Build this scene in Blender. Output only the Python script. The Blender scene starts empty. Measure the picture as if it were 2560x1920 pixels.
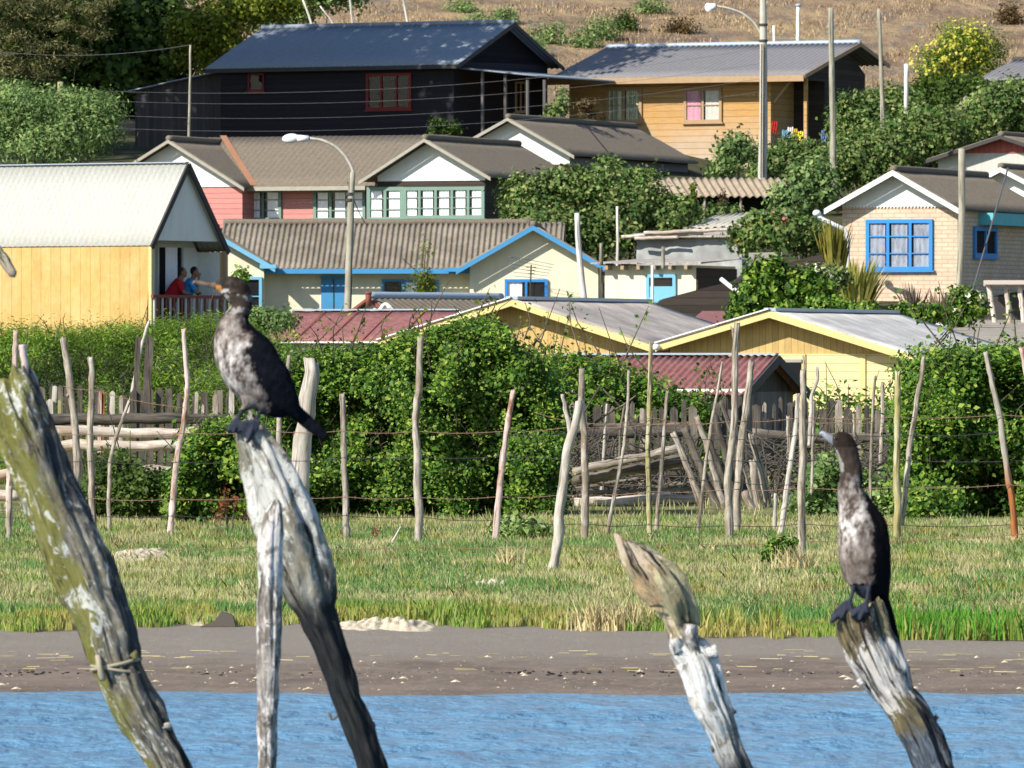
import bpy, math, random
import numpy as np
from mathutils import noise, Vector
R=math.radians
FP=20000.0; CZ=1.6; HY=900.0       # focal length in photo pixels, camera height, horizon row
sc=bpy.context.scene
col=sc.collection
# ---------------- camera ----------------
cd=bpy.data.cameras.new('camera'); cam=bpy.data.objects.new('camera',cd); col.objects.link(cam)
cam.location=(0,0,CZ); cam.rotation_euler=(R(90),0,0)
cd.sensor_width=36; cd.lens=FP/2560*36; cd.shift_y=-60/2560; cd.clip_start=.5; cd.clip_end=3000
cd.dof.use_dof=True; cd.dof.focus_distance=66; cd.dof.aperture_fstop=25
sc.camera=cam
# ---------------- sky and sun ----------------
SUN_AZ=48; SUN_EL=35                # degrees left of straight-behind the camera
w=bpy.data.worlds.new('World'); sc.world=w; w.use_nodes=True
nt=w.node_tree; bg=nt.nodes['Background']; sky=nt.nodes.new('ShaderNodeTexSky')
sky.sky_type='NISHITA'; sky.sun_disc=False; sky.sun_elevation=R(SUN_EL)
sky.sun_rotation=R(180+SUN_AZ); sky.air_density=1.0; sky.dust_density=.4; sky.ozone_density=2.5
nt.links.new(sky.outputs[0],bg.inputs[0]); bg.inputs[1].default_value=.112
sd=Vector((-math.sin(R(SUN_AZ))*math.cos(R(SUN_EL)),-math.cos(R(SUN_AZ))*math.cos(R(SUN_EL)),math.sin(R(SUN_EL))))
sl=bpy.data.lights.new('sun','SUN'); sl.energy=5.0; sl.angle=R(.5); sl.color=(1,.94,.84)
so=bpy.data.objects.new('sun',sl); col.objects.link(so); so.rotation_euler=sd.to_track_quat('Z','Y').to_euler(); so.location=(-40,-20,60)
sc.view_settings.view_transform='Standard'; sc.view_settings.look='None'; sc.view_settings.exposure=0.43; sc.view_settings.gamma=1
# ---------------- helpers ----------------
def P(px,py,Y): return np.array([(px-1280)/FP*Y, Y, CZ+(HY-py)/FP*Y])
def c(r,g,b,k=.8):
    f=lambda v:(v/255/12.92 if v/255<.04045 else ((v/255+.055)/1.055)**2.4)*k
    return (f(r),f(g),f(b),1)
def tag(o,label=None,cat=None,group=None,kind=None):
    if label: o['label']=label
    if cat: o['category']=cat
    if group: o['group']=group
    if kind: o['kind']=kind
    return o
def thing(name,label,cat,loc=(0,0,0),rot=0,group=None):
    o=bpy.data.objects.new(name,None); col.objects.link(o); o.location=loc; o.rotation_euler=(0,0,rot)
    o.empty_display_size=.2
    return tag(o,label,cat,group)
class MB:
    def __init__(s): s.V=[];s.F=[];s.n=0;s.G=[]
    def add(s,V,F,G=None):
        V=np.asarray(V,float)
        s.V.append(V)
        s.F+= [tuple(int(i)+s.n for i in f) for f in F]; s.n+=len(V)
        s.G.append(np.zeros((len(V),3)) if G is None else np.asarray(G,float)); return s
    def box(s,u0,u1,v0,v1,w0,w1):
        V=[(u,v,w) for u in(u0,u1) for v in(v0,v1) for w in(w0,w1)]
        return s.add(V,[(0,1,3,2),(4,6,7,5),(0,4,5,1),(2,3,7,6),(0,2,6,4),(1,5,7,3)])
    def beam(s,A,B,w,h,up=(0,0,1)):
        A=np.array(A,float);B=np.array(B,float);t=B-A;t/=np.linalg.norm(t)
        a=np.cross(t,up);a/=np.linalg.norm(a);b=np.cross(a,t)
        V=[q+a*x*w/2+b*y*h/2 for q in(A,B) for x,y in((-1,-1),(1,-1),(1,1),(-1,1))]
        return s.add(V,[(0,1,2,3),(7,6,5,4),(0,4,5,1),(1,5,6,2),(2,6,7,3),(3,7,4,0)])
    def prism(s,poly,v0,v1,plane='uw'):
        n=len(poly);f=(lambda p,v:(p[0],v,p[1])) if plane=='uw' else ((lambda p,v:(v,p[0],p[1])) if plane=='vw' else (lambda p,v:(p[0],p[1],v)))
        V=[f(p,v0) for p in poly]+[f(p,v1) for p in poly]
        return s.add(V,[tuple(range(n)),tuple(range(2*n-1,n-1,-1))]+[(i,(i+1)%n+0,(i+1)%n+n,i+n) for i in range(n)])
    def tube(s,pts,rad,seg=10,seed=0,rough=.06,wob=.0,step=None,ref=(0,1,0),flute=0,endcap=True,jag=0,sy=1,slant=0,jagend=0):
        pts=np.array(pts,float); rad=np.array(rad,float)*np.ones(len(pts))
        L=np.concatenate([[0],np.cumsum(np.linalg.norm(np.diff(pts,axis=0),axis=1))])
        n=max(len(pts),int(L[-1]/(step or max(rad.mean()*2,.01)))+1); n=min(n,260)
        t=np.linspace(0,L[-1],n)
        C=np.stack([np.interp(t,L,pts[:,k]) for k in range(3)],1); r=np.interp(t,L,rad)
        if n>8:   # smooth the corners
            for _ in range(2): C[1:-1]=(C[:-2]+2*C[1:-1]+C[2:])/4
        T=np.gradient(C,axis=0); T/=np.linalg.norm(T,axis=1)[:,None]
        a=np.cross(T,np.array(ref,float)); a/=np.linalg.norm(a,axis=1)[:,None]; b=np.cross(T,a)
        V=[];G=[]
        for i in range(n):
            off=0
            if wob: off=(noise.noise((seed*7.1,t[i]*2.2/max(L[-1],.1)*3,0))*a[i]+noise.noise((0,seed*3.3,t[i]*6/max(L[-1],.1)))*b[i])*wob
            for j in range(seg):
                an=2*math.pi*j/seg; ca,sa=math.cos(an),math.sin(an)
                k=1+rough*2*noise.noise((ca*1.3+seed,sa*1.3,t[i]/max(r[i],.004)*.35))
                if flute: k+=flute*noise.noise((ca*3.2+seed,sa*3.2,t[i]*2.2))+flute*.5*noise.noise((ca*8+seed,sa*8,t[i]*6))+flute*.28*noise.noise((ca*14+seed,sa*14,t[i]*22))
                tt=C[i]
                if jag and i<n*.3:
                    jj=noise.noise((ca*1.7+seed*2,sa*1.7,5.))+.5*noise.noise((ca*6+seed,sa*6,1.))
                    tt=tt+T[i]*jag*jj*(1-i/(n*.3))
                if slant and i<n*.5: tt=tt+T[i]*slant*ca*(1-i/(n*.5))
                if jagend and i>n*.7: tt=tt+T[i]*jagend*(ca*.6+.9*noise.noise((ca*2.5+seed,sa*2.5,9.)))*((i-n*.7)/(n*.3))
                V.append(tt+off+(a[i]*ca+b[i]*sa*sy)*r[i]*k); G.append((ca*rad.mean(),sa*rad.mean(),t[i]))
        F=[(i*seg+j,i*seg+(j+1)%seg,(i+1)*seg+(j+1)%seg,(i+1)*seg+j) for i in range(n-1) for j in range(seg)]
        m=len(V)
        if endcap:
            V.append(C[0]+(T[0]*(r[0]*.9 if jag else -r[0]*.15)));G.append((0,0,0))
            V.append(C[-1]+T[-1]*r[-1]*.1);G.append((0,0,L[-1]))
            F+=[((j+1)%seg,j,m) for j in range(seg)]+[((n-1)*seg+j,(n-1)*seg+(j+1)%seg,m+1) for j in range(seg)]
        return s.add(V,F,G)
    def ball(s,cn,r,seg=16,rings=10):
        cn=np.array(cn,float); r=np.array(r,float)*np.ones(3); V=[cn+(0,0,r[2])];F=[]
        for i in range(1,rings):
            th=math.pi*i/rings
            for j in range(seg):
                a=2*math.pi*j/seg; V.append(cn+r*np.array([math.sin(th)*math.cos(a),math.sin(th)*math.sin(a),math.cos(th)]))
        V.append(cn-(0,0,r[2])); e=len(V)-1
        for j in range(seg):
            F.append((0,1+j,1+(j+1)%seg)); F.append((e,1+(rings-2)*seg+(j+1)%seg,1+(rings-2)*seg+j))
            for i in range(rings-2): F.append((1+i*seg+j,1+(i+1)*seg+j,1+(i+1)*seg+(j+1)%seg,1+i*seg+(j+1)%seg))
        return s.add(V,F)
    def slope(s,A,B,C,D,period,amp,thick=.02,rows=5,seed=0):
        A,B,C,D=[np.array(q,float) for q in(A,B,C,D)]
        L=np.linalg.norm(B-A); n=max(2,int(L/period*6)) if amp else 12; nr=np.cross(B-A,D-A); nr/=np.linalg.norm(nr)
        if nr[2]<0: nr=-nr
        top=[]
        for j in range(rows+1):
            q=j/rows
            for i in range(n+1):
                t=i/n; p=(A+(B-A)*t)*(1-q)+(D+(C-D)*t)*q
                o=amp*math.sin(2*math.pi*L*t/period) if amp else 0
                top.append(p+nr*(o+.012*noise.noise((p[0]*.8,p[1]*.8,p[2]*2+seed))))
        top=np.array(top); m=len(top); V=np.vstack([top,top-nr*thick]); W=n+1; F=[]
        for j in range(rows):
            for i in range(n):
                a=j*W+i; F.append((a,a+1,a+1+W,a+W)); F.append((a+m+W,a+1+W+m,a+1+m,a+m))
        for i in range(n):
            F.append((i,i+m,i+1+m,i+1)); a=rows*W+i; F.append((a+1,a+1+m,a+m,a))
        for j in range(rows):
            a=j*W; F.append((a+W,a+W+m,a+m,a)); a=j*W+n; F.append((a,a+m,a+W+m,a+W))
        return s.add(V,F)
    def build(s,name,mat,parent=None,smooth=False,world=False):
        V=np.vstack(s.V); o=None
        base=None
        if parent is not None and world:   # world coordinates under an unrotated parent
            V=V-np.array(parent.location)
        if parent is None:
            base=np.array([(V[:,0].min()+V[:,0].max())/2,(V[:,1].min()+V[:,1].max())/2,V[:,2].min()]); V=V-base
        me=bpy.data.meshes.new(name); me.from_pydata(V.tolist(),[],s.F)
        G=np.vstack(s.G)
        if np.abs(G).max()>0:
            at=me.attributes.new('grain','FLOAT_VECTOR','POINT'); at.data.foreach_set('vector',G.astype(np.float32).ravel())
        if smooth: me.shade_smooth()
        me.update()
        o=bpy.data.objects.new(name,me); col.objects.link(o)
        if mat: me.materials.append(mat)
        if parent is not None: o.parent=parent
        elif base is not None: o.location=base
        return o
def fast(name,V,F,mat,parent=None,smooth=False):
    V=np.asarray(V,np.float32);F=np.asarray(F,np.int32);k=F.shape[1]
    if parent is not None: V=V-np.array(parent.location,np.float32)
    me=bpy.data.meshes.new(name); me.vertices.add(len(V)); me.vertices.foreach_set('co',V.ravel())
    me.loops.add(F.size); me.loops.foreach_set('vertex_index',F.ravel()); me.polygons.add(len(F))
    me.polygons.foreach_set('loop_start',np.arange(0,F.size,k,dtype=np.int32)); me.update(calc_edges=True); me.validate()
    if smooth: me.shade_smooth()
    me.materials.append(mat); o=bpy.data.objects.new(name,me); col.objects.link(o)
    if parent is not None: o.parent=parent
    return o
# ---------------- materials ----------------
class NT:
    def __init__(s,name,rough=.8,spec=.3):
        s.m=bpy.data.materials.new(name); s.m.use_nodes=True; s.t=s.m.node_tree; s.b=s.t.nodes['Principled BSDF']
        s.b.inputs['Roughness'].default_value=rough; s.b.inputs['Specular IOR Level'].default_value=spec; s.v=None
    def n(s,typ,**k):
        x=s.t.nodes.new('ShaderNode'+typ)
        for a,b in k.items():
            if a in x.inputs.keys(): x.inputs[a].default_value=b
            else: setattr(x,a,b)
        return x
    def l(s,a,b): s.t.links.new(a,b)
    def coord(s,kind='Object'):
        if kind=='grain': return s.n('Attribute',attribute_name='grain').outputs['Vector']
        return s.n('TexCoord').outputs[kind]
    def mapping(s,vec,scale):
        m=s.n('Mapping'); m.inputs['Scale'].default_value=scale; s.l(vec,m.inputs['Vector']); return m.outputs[0]
    def noise(s,vec,scale,detail=6,rough=.6,dist=0):
        x=s.n('TexNoise',Scale=scale,Detail=detail,Roughness=rough,Distortion=dist); s.l(vec,x.inputs['Vector']); return x.outputs['Fac']
    def ramp(s,fac,stops):
        x=s.n('ValToRGB'); e=x.color_ramp.elements
        while len(e)<len(stops): e.new(.5)
        for i,(p,cc) in enumerate(stops): e[i].position=p; e[i].color=cc if len(cc)==4 else (*cc,1)
        s.l(fac,x.inputs[0]); return x.outputs[0]
    def mix(s,fac,a,b,mode='MIX'):
        x=s.n('MixRGB',blend_type=mode)
        for i,v in ((0,fac),(1,a),(2,b)):
            if isinstance(v,(int,float)): x.inputs[i].default_value=v
            elif isinstance(v,tuple): x.inputs[i].default_value=v
            else: s.l(v,x.inputs[i])
        return x.outputs[0]
    def math(s,op,a,b=0):
        x=s.n('Math',operation=op)
        for i,v in ((0,a),(1,b)):
            if isinstance(v,(int,float)): x.inputs[i].default_value=v
            else: s.l(v,x.inputs[i])
        return x.outputs[0]
    def bump(s,h,st,dist=.02):
        x=s.n('Bump',Strength=st,Distance=dist); s.l(h,x.inputs['Height']); s.l(x.outputs[0],s.b.inputs['Normal'])
    def out(s,colr): s.l(colr,s.b.inputs['Base Color']); return s.m
def sc_(cc,k): return (cc[0]*k,cc[1]*k,cc[2]*k,1)
def m_plain(name,cc,rough=.8,var=.2,scale=3,bump=.2,dirt=None,dk=.5):
    n=NT(name,rough); v=n.coord(); f=n.noise(v,scale); f2=n.noise(v,scale*9,4)
    k=n.ramp(f,[(.3,sc_(cc,1-var)),(.7,sc_(cc,1+var*.5))]); k=n.mix(.35,k,n.ramp(f2,[(.3,sc_(cc,1-var*1.3)),(.7,sc_(cc,1+var))]))
    if dirt: k=n.mix(n.math('MULTIPLY',n.ramp(n.noise(n.mapping(v,(3,3,.7)),scale*.8,8,.7),[(.45,(0,0,0,1)),(.75,(1,1,1,1))]),dk),k,dirt)
    n.bump(f2,bump,.01); return n.out(k)
def m_boards(name,cc,width=.12,vert=True,var=.25,gap=.06,dirt=None,rough=.8,grey=None,gfac=.4,gapcol=None,lowgrey=None):
    n=NT(name,rough); v=n.coord(); sx=n.n('SeparateXYZ'); n.l(v,sx.inputs[0])
    a=n.math('ADD',sx.outputs[0],sx.outputs[1]) if vert else sx.outputs[2]
    q=n.math('DIVIDE',a,width); fl=n.math('FLOOR',q); fr=n.math('SUBTRACT',q,fl)
    wn=n.n('TexWhiteNoise',noise_dimensions='1D'); n.l(fl,wn.inputs['W'])
    k=n.ramp(wn.outputs[0],[(0,sc_(cc,1-var)),(.5,cc),(1,sc_(cc,1+var*.6))])
    g=n.noise(n.mapping(v,(14,14,1.5) if vert else (1.5,1.5,14)),2.5,8,.65)
    k=n.mix(.5,k,n.mix(1.0,k,n.ramp(g,[(.3,(.55,.55,.55,1)),(.7,(1.25,1.25,1.25,1))]),'MULTIPLY'))
    if grey: k=n.mix(n.math('MULTIPLY',n.ramp(n.noise(v,1.3,8,.7),[(.42,(0,0,0,1)),(.62,(1,1,1,1))]),gfac),k,grey)
    if lowgrey:
        mr=n.n('MapRange'); n.l(n.math('ADD',sx.outputs[2],n.math('MULTIPLY',n.math('SUBTRACT',n.noise(v,1.6,7,.7),.5),2.2)),mr.inputs[0]); mr.inputs[1].default_value=lowgrey[1]; mr.inputs[2].default_value=lowgrey[0]; k=n.mix(n.math('MULTIPLY',mr.outputs[0],.85),k,lowgrey[2])
    if dirt: k=n.mix(n.math('MULTIPLY',n.ramp(n.noise(n.mapping(v,(2,2,.6)),2,8,.7),[(.45,(0,0,0,1)),(.75,(1,1,1,1))]),.5),k,dirt)
    gp=n.math('LESS_THAN',fr,gap); k=n.mix(gp,k,gapcol or sc_(cc,.45))
    n.bump(n.math('SUBTRACT',n.math('MULTIPLY',g,.3),gp),.5,.012); return n.out(k)
def m_wood(name,c1,c2,dark,green=None,ggf=0,k2=None,scale=60,rough=.85,bump=.6,cs=(.42,.6),crk=(.36,.47),zmix=None):
    """weathered round wood, grain running along the 'grain' attribute"""
    n=NT(name,rough); v=n.coord('grain'); oi=n.n('ObjectInfo'); 
    vv=n.n('VectorMath',operation='ADD'); n.l(v,vv.inputs[0]); cb=n.n('CombineXYZ'); n.l(n.math('MULTIPLY',oi.outputs['Random'],37),cb.inputs[0]); n.l(cb.outputs[0],vv.inputs[1]); v=vv.outputs[0]
    g=n.noise(n.mapping(v,(1,1,.10)),scale,8,.7,.3); b=n.noise(n.mapping(v,(1,1,.35)),scale*.16,6,.6)
    k=n.ramp(b,[(cs[0],c1),(cs[1],c2)]); 
    if k2: k=n.mix(n.ramp(n.noise(n.mapping(v,(1,1,.3)),scale*.12,7,.7,.5),[(.5,(0,0,0,1)),(.6,(1,1,1,1))]),k,k2)
    if green: k=n.mix(n.math('MULTIPLY',n.ramp(n.noise(n.mapping(v,(1,1,.5)),scale*.07,5,.6),[(.42,(0,0,0,1)),(.62,(1,1,1,1))]),ggf),k,green)
    if zmix:
        sz=n.n('SeparateXYZ'); n.l(v,sz.inputs[0]); mr=n.n('MapRange'); n.l(n.math('ADD',sz.outputs[2],n.math('MULTIPLY',b,.3)),mr.inputs[0]); mr.inputs[1].default_value=zmix[0]+.15; mr.inputs[2].default_value=zmix[1]+.15; k=n.mix(mr.outputs[0],k,zmix[2])
    k=n.mix(.45,k,n.mix(1.0,k,n.ramp(g,[(.3,(.45,.45,.45,1)),(.65,(1.2,1.2,1.2,1))]),'MULTIPLY'))
    k=n.mix(n.ramp(n.noise(n.mapping(v,(1,1,.05)),scale*.55,5,.6),[(crk[0],(1,1,1,1)),(crk[1],(0,0,0,1))]),k,dark)
    n.bump(g,bump,.01); return n.out(k)
def m_leaf(name,cols,scale=1.2,trans=.25,rough=.6,patch=None):
    n=NT(name,rough,.25); ge=n.n('NewGeometry'); r=ge.outputs['Random Per Island']
    st=[(i/(max(1,len(cols)-1)),q) for i,q in enumerate(cols)]
    k=n.ramp(r,st)
    f=n.noise(n.coord(),scale,4,.6)
    if patch: k=n.mix(n.ramp(f,[(.42,(0,0,0,1)),(.58,(1,1,1,1))]),k,n.ramp(r,[(0,patch[0]),(1,patch[1])]))
    else: k=n.mix(1.0,k,n.mix(1.0,k,n.ramp(f,[(.3,(.52,.58,.52,1)),(.7,(1.35,1.3,1.15,1))]),'MULTIPLY'))
    tr=n.n('BsdfTranslucent'); mx=n.n('MixShader'); mx.inputs[0].default_value=trans
    n.l(k,tr.inputs[0]); n.l(k,n.b.inputs['Base Color']); n.l(n.b.outputs[0],mx.inputs[1]); n.l(tr.outputs[0],mx.inputs[2])
    n.l(mx.outputs[0],n.t.nodes['Material Output'].inputs[0]); return n.m
def m_glass():
    n=NT('window_glass',.05); gl=n.n('BsdfGlossy',Roughness=.0); gl.inputs[0].default_value=(.8,.85,.9,1); tp=n.n('BsdfTransparent'); fr=n.n('Fresnel',IOR=1.35)
    mx=n.n('MixShader'); mx.inputs[0].default_value=.010; n.l(tp.outputs[0],mx.inputs[1]); n.l(gl.outputs[0],mx.inputs[2]); n.l(mx.outputs[0],n.t.nodes['Material Output'].inputs[0]); return n.m
M={}
M['glass']=m_glass()
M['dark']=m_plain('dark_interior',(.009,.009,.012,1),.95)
M['white']=m_plain('white_paint',c(246,247,240,.86),.7,.04,2,.1,(.45,.42,.36,1),.25)
M['greywhite']=m_plain('dull_white_paint',c(215,215,205),.7,.08,3,.1,(.3,.27,.22,1),.4)
M['cream']=m_plain('cream_paint',c(244,236,206,.88),.8,.05,1.5,.15,(.42,.36,.26,1),.3)
M['blue']=m_plain('blue_paint',c(85,165,220,.75),.5,.1,3,.1)
M['lightblue']=m_plain('light_blue_paint',c(135,205,240,.75),.5,.1,3,.1)
M['bluef']=m_plain('bright_blue_paint',c(60,150,230,.75),.5,.08,3,.1)
M['curtain']=m_plain('white_curtain',c(250,247,250,.97),.9,.05,6,.1)
M['pinkcurtain']=m_plain('pink_curtain',c(220,160,180),.9,.2,12,.1)
M['pink']=m_boards('pink_siding',c(222,150,142,.8),.14,False,.06,.08)
M['teal']=m_plain('green_grey_paint',c(135,165,150,.75),.7,.1,4,.1)
M['ochre']=m_boards('ochre_log_siding',c(212,164,98,.78),.19,False,.12,.06,None,.8,c(200,170,130,.75),.4,lowgrey=(.5,1.8,c(205,188,168,.8)))
M['navy']=m_boards('dark_siding',(.018,.016,.023,1),.16,False,.2,.08)
M['shadeboard']=m_boards('shaded_grey_boards',(.06,.055,.06,1),.14,True,.35,.08)  # copy of the grey boards, darkened to paint in tree shade
M['greyboard']=m_boards('grey_boards',(.13,.12,.12,1),.14,True,.35,.08)
M['darkboard']=m_boards('dark_brown_boards',(.05,.038,.03,1),.16,False,.3,.08)
M['maroon']=m_boards('maroon_boards',(.12,.03,.04,1),.14,False,.15,.08)
M['redboard']=m_boards('red_boards',c(200,110,100,.8),.16,True,.1,.08)
M['redframe']=m_plain('red_paint',(.18,.02,.02,1),.6,.15,4,.1)
M['shedboard']=m_boards('yellow_shed_boards',c(228,192,122,.78),.11,True,.15,.06,None,.8,c(188,165,112,.75),.6)
M['shedboard2']=m_boards('pale_yellow_boards',c(245,226,168,.82),.13,False,.06,.06,None,.8)
M['ywall']=m_boards('ochre_sheeting',c(228,188,112,.74),.28,True,.10,.035,c(205,158,88,.74),.7,c(236,208,150,.78),.45)
M['yellowtrim']=m_plain('yellow_trim',c(240,218,150,.8),.7,.08,6,.1,(.4,.28,.1,1),.3)
M['browntrim']=m_plain('weathered_trim',c(190,160,125,.8),.8,.15,6,.2)
M['greytrim']=m_plain('grey_trim',c(185,180,165,.75),.8,.2,6,.2)
M['darktrim']=m_plain('dark_trim',(.06,.055,.055,1),.8,.2,6,.2)
M['redbrown']=m_plain('red_fascia',(.25,.07,.05,1),.7,.2,6,.2)
M['rfbrown']=m_plain('old_brown_roof',c(140,129,113,.78),.9,.3,9,.6,c(112,98,82,.8),.8)
M['rfcorr']=m_boards('brown_corrugated_roof',c(150,139,122,.78),.85,True,.16,.012,c(110,96,80,.8),.9,c(176,166,150,.8),.6)
M['rfgrey']=m_plain('grey_roof',c(146,144,146,.85),.9,.15,6,.5,c(112,108,104,.8),.5)
M['rfblue']=m_plain('bluish_grey_roof',(.27,.31,.36,1),.8,.15,6,.3)
M['rfwhite']=m_boards('white_roof_sheets',c(218,218,208,.66),.16,True,.03,.10,None,.7,gapcol=c(200,200,190,.7))
M['rfred']=m_plain('red_metal_roof',c(150,96,94,.76),.8,.2,5,.15,c(180,145,138,.78),.7)
M['rfshed']=m_boards('weathered_roof',c(204,194,183,.9),.5,True,.14,.04,c(150,120,98,.8),.9,c(150,142,134,.8),.6)
M['rfpale']=m_boards('pale_weathered_roof',c(226,222,215,.92),.5,True,.1,.04,c(175,160,140,.8),.9,c(176,172,166,.8),.6)
M['rustcorr']=m_plain('old_corrugated_iron',c(185,168,145,.8),.8,.2,5,.3,c(130,100,70,.8),.6)
M['metalcap']=m_plain('zinc_flashing',c(190,205,220,.7),.4,.12,5,.1)
M['orange']=m_plain('rusty_flashing',c(192,140,108,.75),.8,.15,5,.1)
M['concrete']=m_plain('concrete',c(205,200,186,.85),.9,.15,4,.3,c(120,112,95),.5)
M['tarp']=m_plain('grey_tarpaulin',c(180,182,180,.8),.5,.2,4,.6)
M['cyan']=m_plain('cyan_paint',c(110,205,215,.75),.6,.1,4,.1)
M['lilac']=m_plain('lilac_paint',c(150,145,155,.7),.8,.1,4,.1)
M['lampwhite']=m_plain('lamp_housing',c(250,252,255,.85),.3,.02,4,.05)
M['pole']=m_wood('grey_wood_pole',c(168,163,144,.8),c(192,187,168,.8),(.1,.09,.07,1),scale=30)
M['post']=m_wood('weathered_post',c(172,160,145,.8),c(208,198,184,.8),(.10,.08,.06,1),scale=90,k2=c(150,134,116,.8))
M['postpale']=m_wood('pale_post',c(190,181,168,.8),c(222,214,202,.82),(.2,.18,.16,1),scale=70)
M['postpink']=m_wood('pinkish_post',c(215,190,180,.8),c(240,220,212,.8),(.2,.13,.1,1),scale=80,k2=c(175,125,100,.75))
M['postrust']=m_wood('rusty_post',c(190,110,60,.75),c(225,150,90,.8),(.08,.04,.03,1),scale=80)
M['postmix']=m_wood('half_rusty_post',c(175,168,155,.8),c(205,198,185,.8),(.08,.05,.04,1),scale=80,zmix=(.85,1.15,c(185,115,65,.75)))
M['postdark']=m_wood('dark_post',(.075,.064,.052,1),(.13,.112,.09,1),(.025,.02,.018,1),scale=90)
M['postyel']=m_wood('lichen_post',c(178,168,110,.8),c(208,200,165,.8),(.1,.09,.05,1),scale=80)
M['rail']=m_wood('bleached_rail',c(205,192,178,.8),c(238,228,215,.82),(.3,.25,.21,1),scale=50,k2=c(195,165,140,.8))
M['railgrey']=m_wood('grey_rail',c(110,102,90,.75),c(148,140,126,.75),(.06,.05,.05,1),scale=50)
M['bark']=m_wood('bark',c(110,98,84,.7),c(140,128,110,.7),(.05,.04,.03,1),scale=30)
M['whitetrunk']=m_wood('white_trunk',c(230,226,215,.8),c(245,242,235,.8),(.3,.28,.25,1),scale=30)
M['wire']=m_plain('rusty_wire',(.26,.16,.11,1),.8,.3,8,.1)
M['wired']=m_plain('dark_wire',(.05,.045,.05,1),.7,.2,8,.1)
M['cable']=m_plain('cable_rubber',(.12,.12,.13,1),.6,.1,3,.05)
# ---------------- terrain ----------------
YL=[0,37.2,38.3,44,60,75,100,125,150,170,185,195,206,215,232,250,262,290,340,420]
ZL=[-.9,-.14,0,.10,.10,.12,.15,.3,.7,1.5,2.1,2.4,4.2,5.3,7.2,8.6,9.8,15.5,30,46]
YR=[0,37.2,38.3,44,60,75,100,118,136,146,165,185,206,215,232,250,262,290,340,420]
ZR=[-.9,-.14,0,.10,.10,.12,.15,.4,1.75,2.05,2.3,2.6,4.2,5.0,6.4,8.2,9.9,15.5,30,46]
def gz(x,y):
    t=min(1,max(0,(x-4.5)/3)); t=t*t*(3-2*t)
    z=float(np.interp(y,YL,ZL))*(1-t)+float(np.interp(y,YR,ZR))*t
    if y>44: z+=.03*noise.noise((x*.6,y*.25,0))*min(1,(y-44)/4)
    if y>250: z+=(y-250)/40*1.6*noise.noise((x*.09,y*.06,3))*min(1,(y-250)/20)
    return z
def sheet(name,xs,ys,zf,mat,kind='structure'):
    V=[(x,y,zf(x,y)) for y in ys for x in xs]; W=len(xs)
    F=[(j*W+i,j*W+i+1,(j+1)*W+i+1,(j+1)*W+i) for j in range(len(ys)-1) for i in range(W-1)]
    o=fast(name,V,F,mat,smooth=True); return tag(o,kind=kind)
# mud
n=NT('mud',.75,.3); v=n.coord(); f=n.noise(v,1.2,8,.7); sx=n.n('SeparateXYZ'); n.l(v,sx.inputs[0])
k=n.ramp(f,[(.35,c(122,106,92,.85)),(.6,c(146,130,114,.85))])
wet=n.ramp(n.math('ADD',n.math('MULTIPLY',sx.outputs[1],.1),n.math('MULTIPLY',f,.12)),[(.0,(1,1,1,1)),(1,(0,0,0,1))])
f3=n.noise(n.mapping(v,(1,.5,1)),7,10,.8); k=n.mix(.55,k,n.mix(1.0,k,n.ramp(f3,[(.34,(.5,.49,.48,1)),(.66,(1.4,1.36,1.3,1))]),'MULTIPLY'))
dry=n.n('MapRange'); dry.inputs[1].default_value=41.2; dry.inputs[2].default_value=42.4; n.l(n.math('ADD',sx.outputs[1],n.math('MULTIPLY',f,.8)),dry.inputs[0])
k=n.mix(n.math('MULTIPLY',dry.outputs[0],.8),k,c(160,150,136,.8))
fl=n.ramp(n.noise(n.mapping(v,(1,.35,1)),38,3,.6),[(.62,(0,0,0,1)),(.66,(1,1,1,1))]); k=n.mix(n.math('MULTIPLY',fl,.7),k,c(190,176,150,.8))
n.bump(f3,.8,.03); M['mud']=n.out(k)
# meadow soil
n=NT('meadow_soil',.95,.1); v=n.coord(); k=n.ramp(n.noise(v,2,8,.7),[(.35,c(125,128,78,.8)),(.65,c(168,160,112,.82))]); n.bump(n.noise(v,14,6),.8,.05)
k=n.mix(n.ramp(n.noise(v,.5,4),[(.45,(0,0,0,1)),(.6,(1,1,1,1))]),k,c(100,118,62,.7)); M['soil']=n.out(k)
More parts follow.
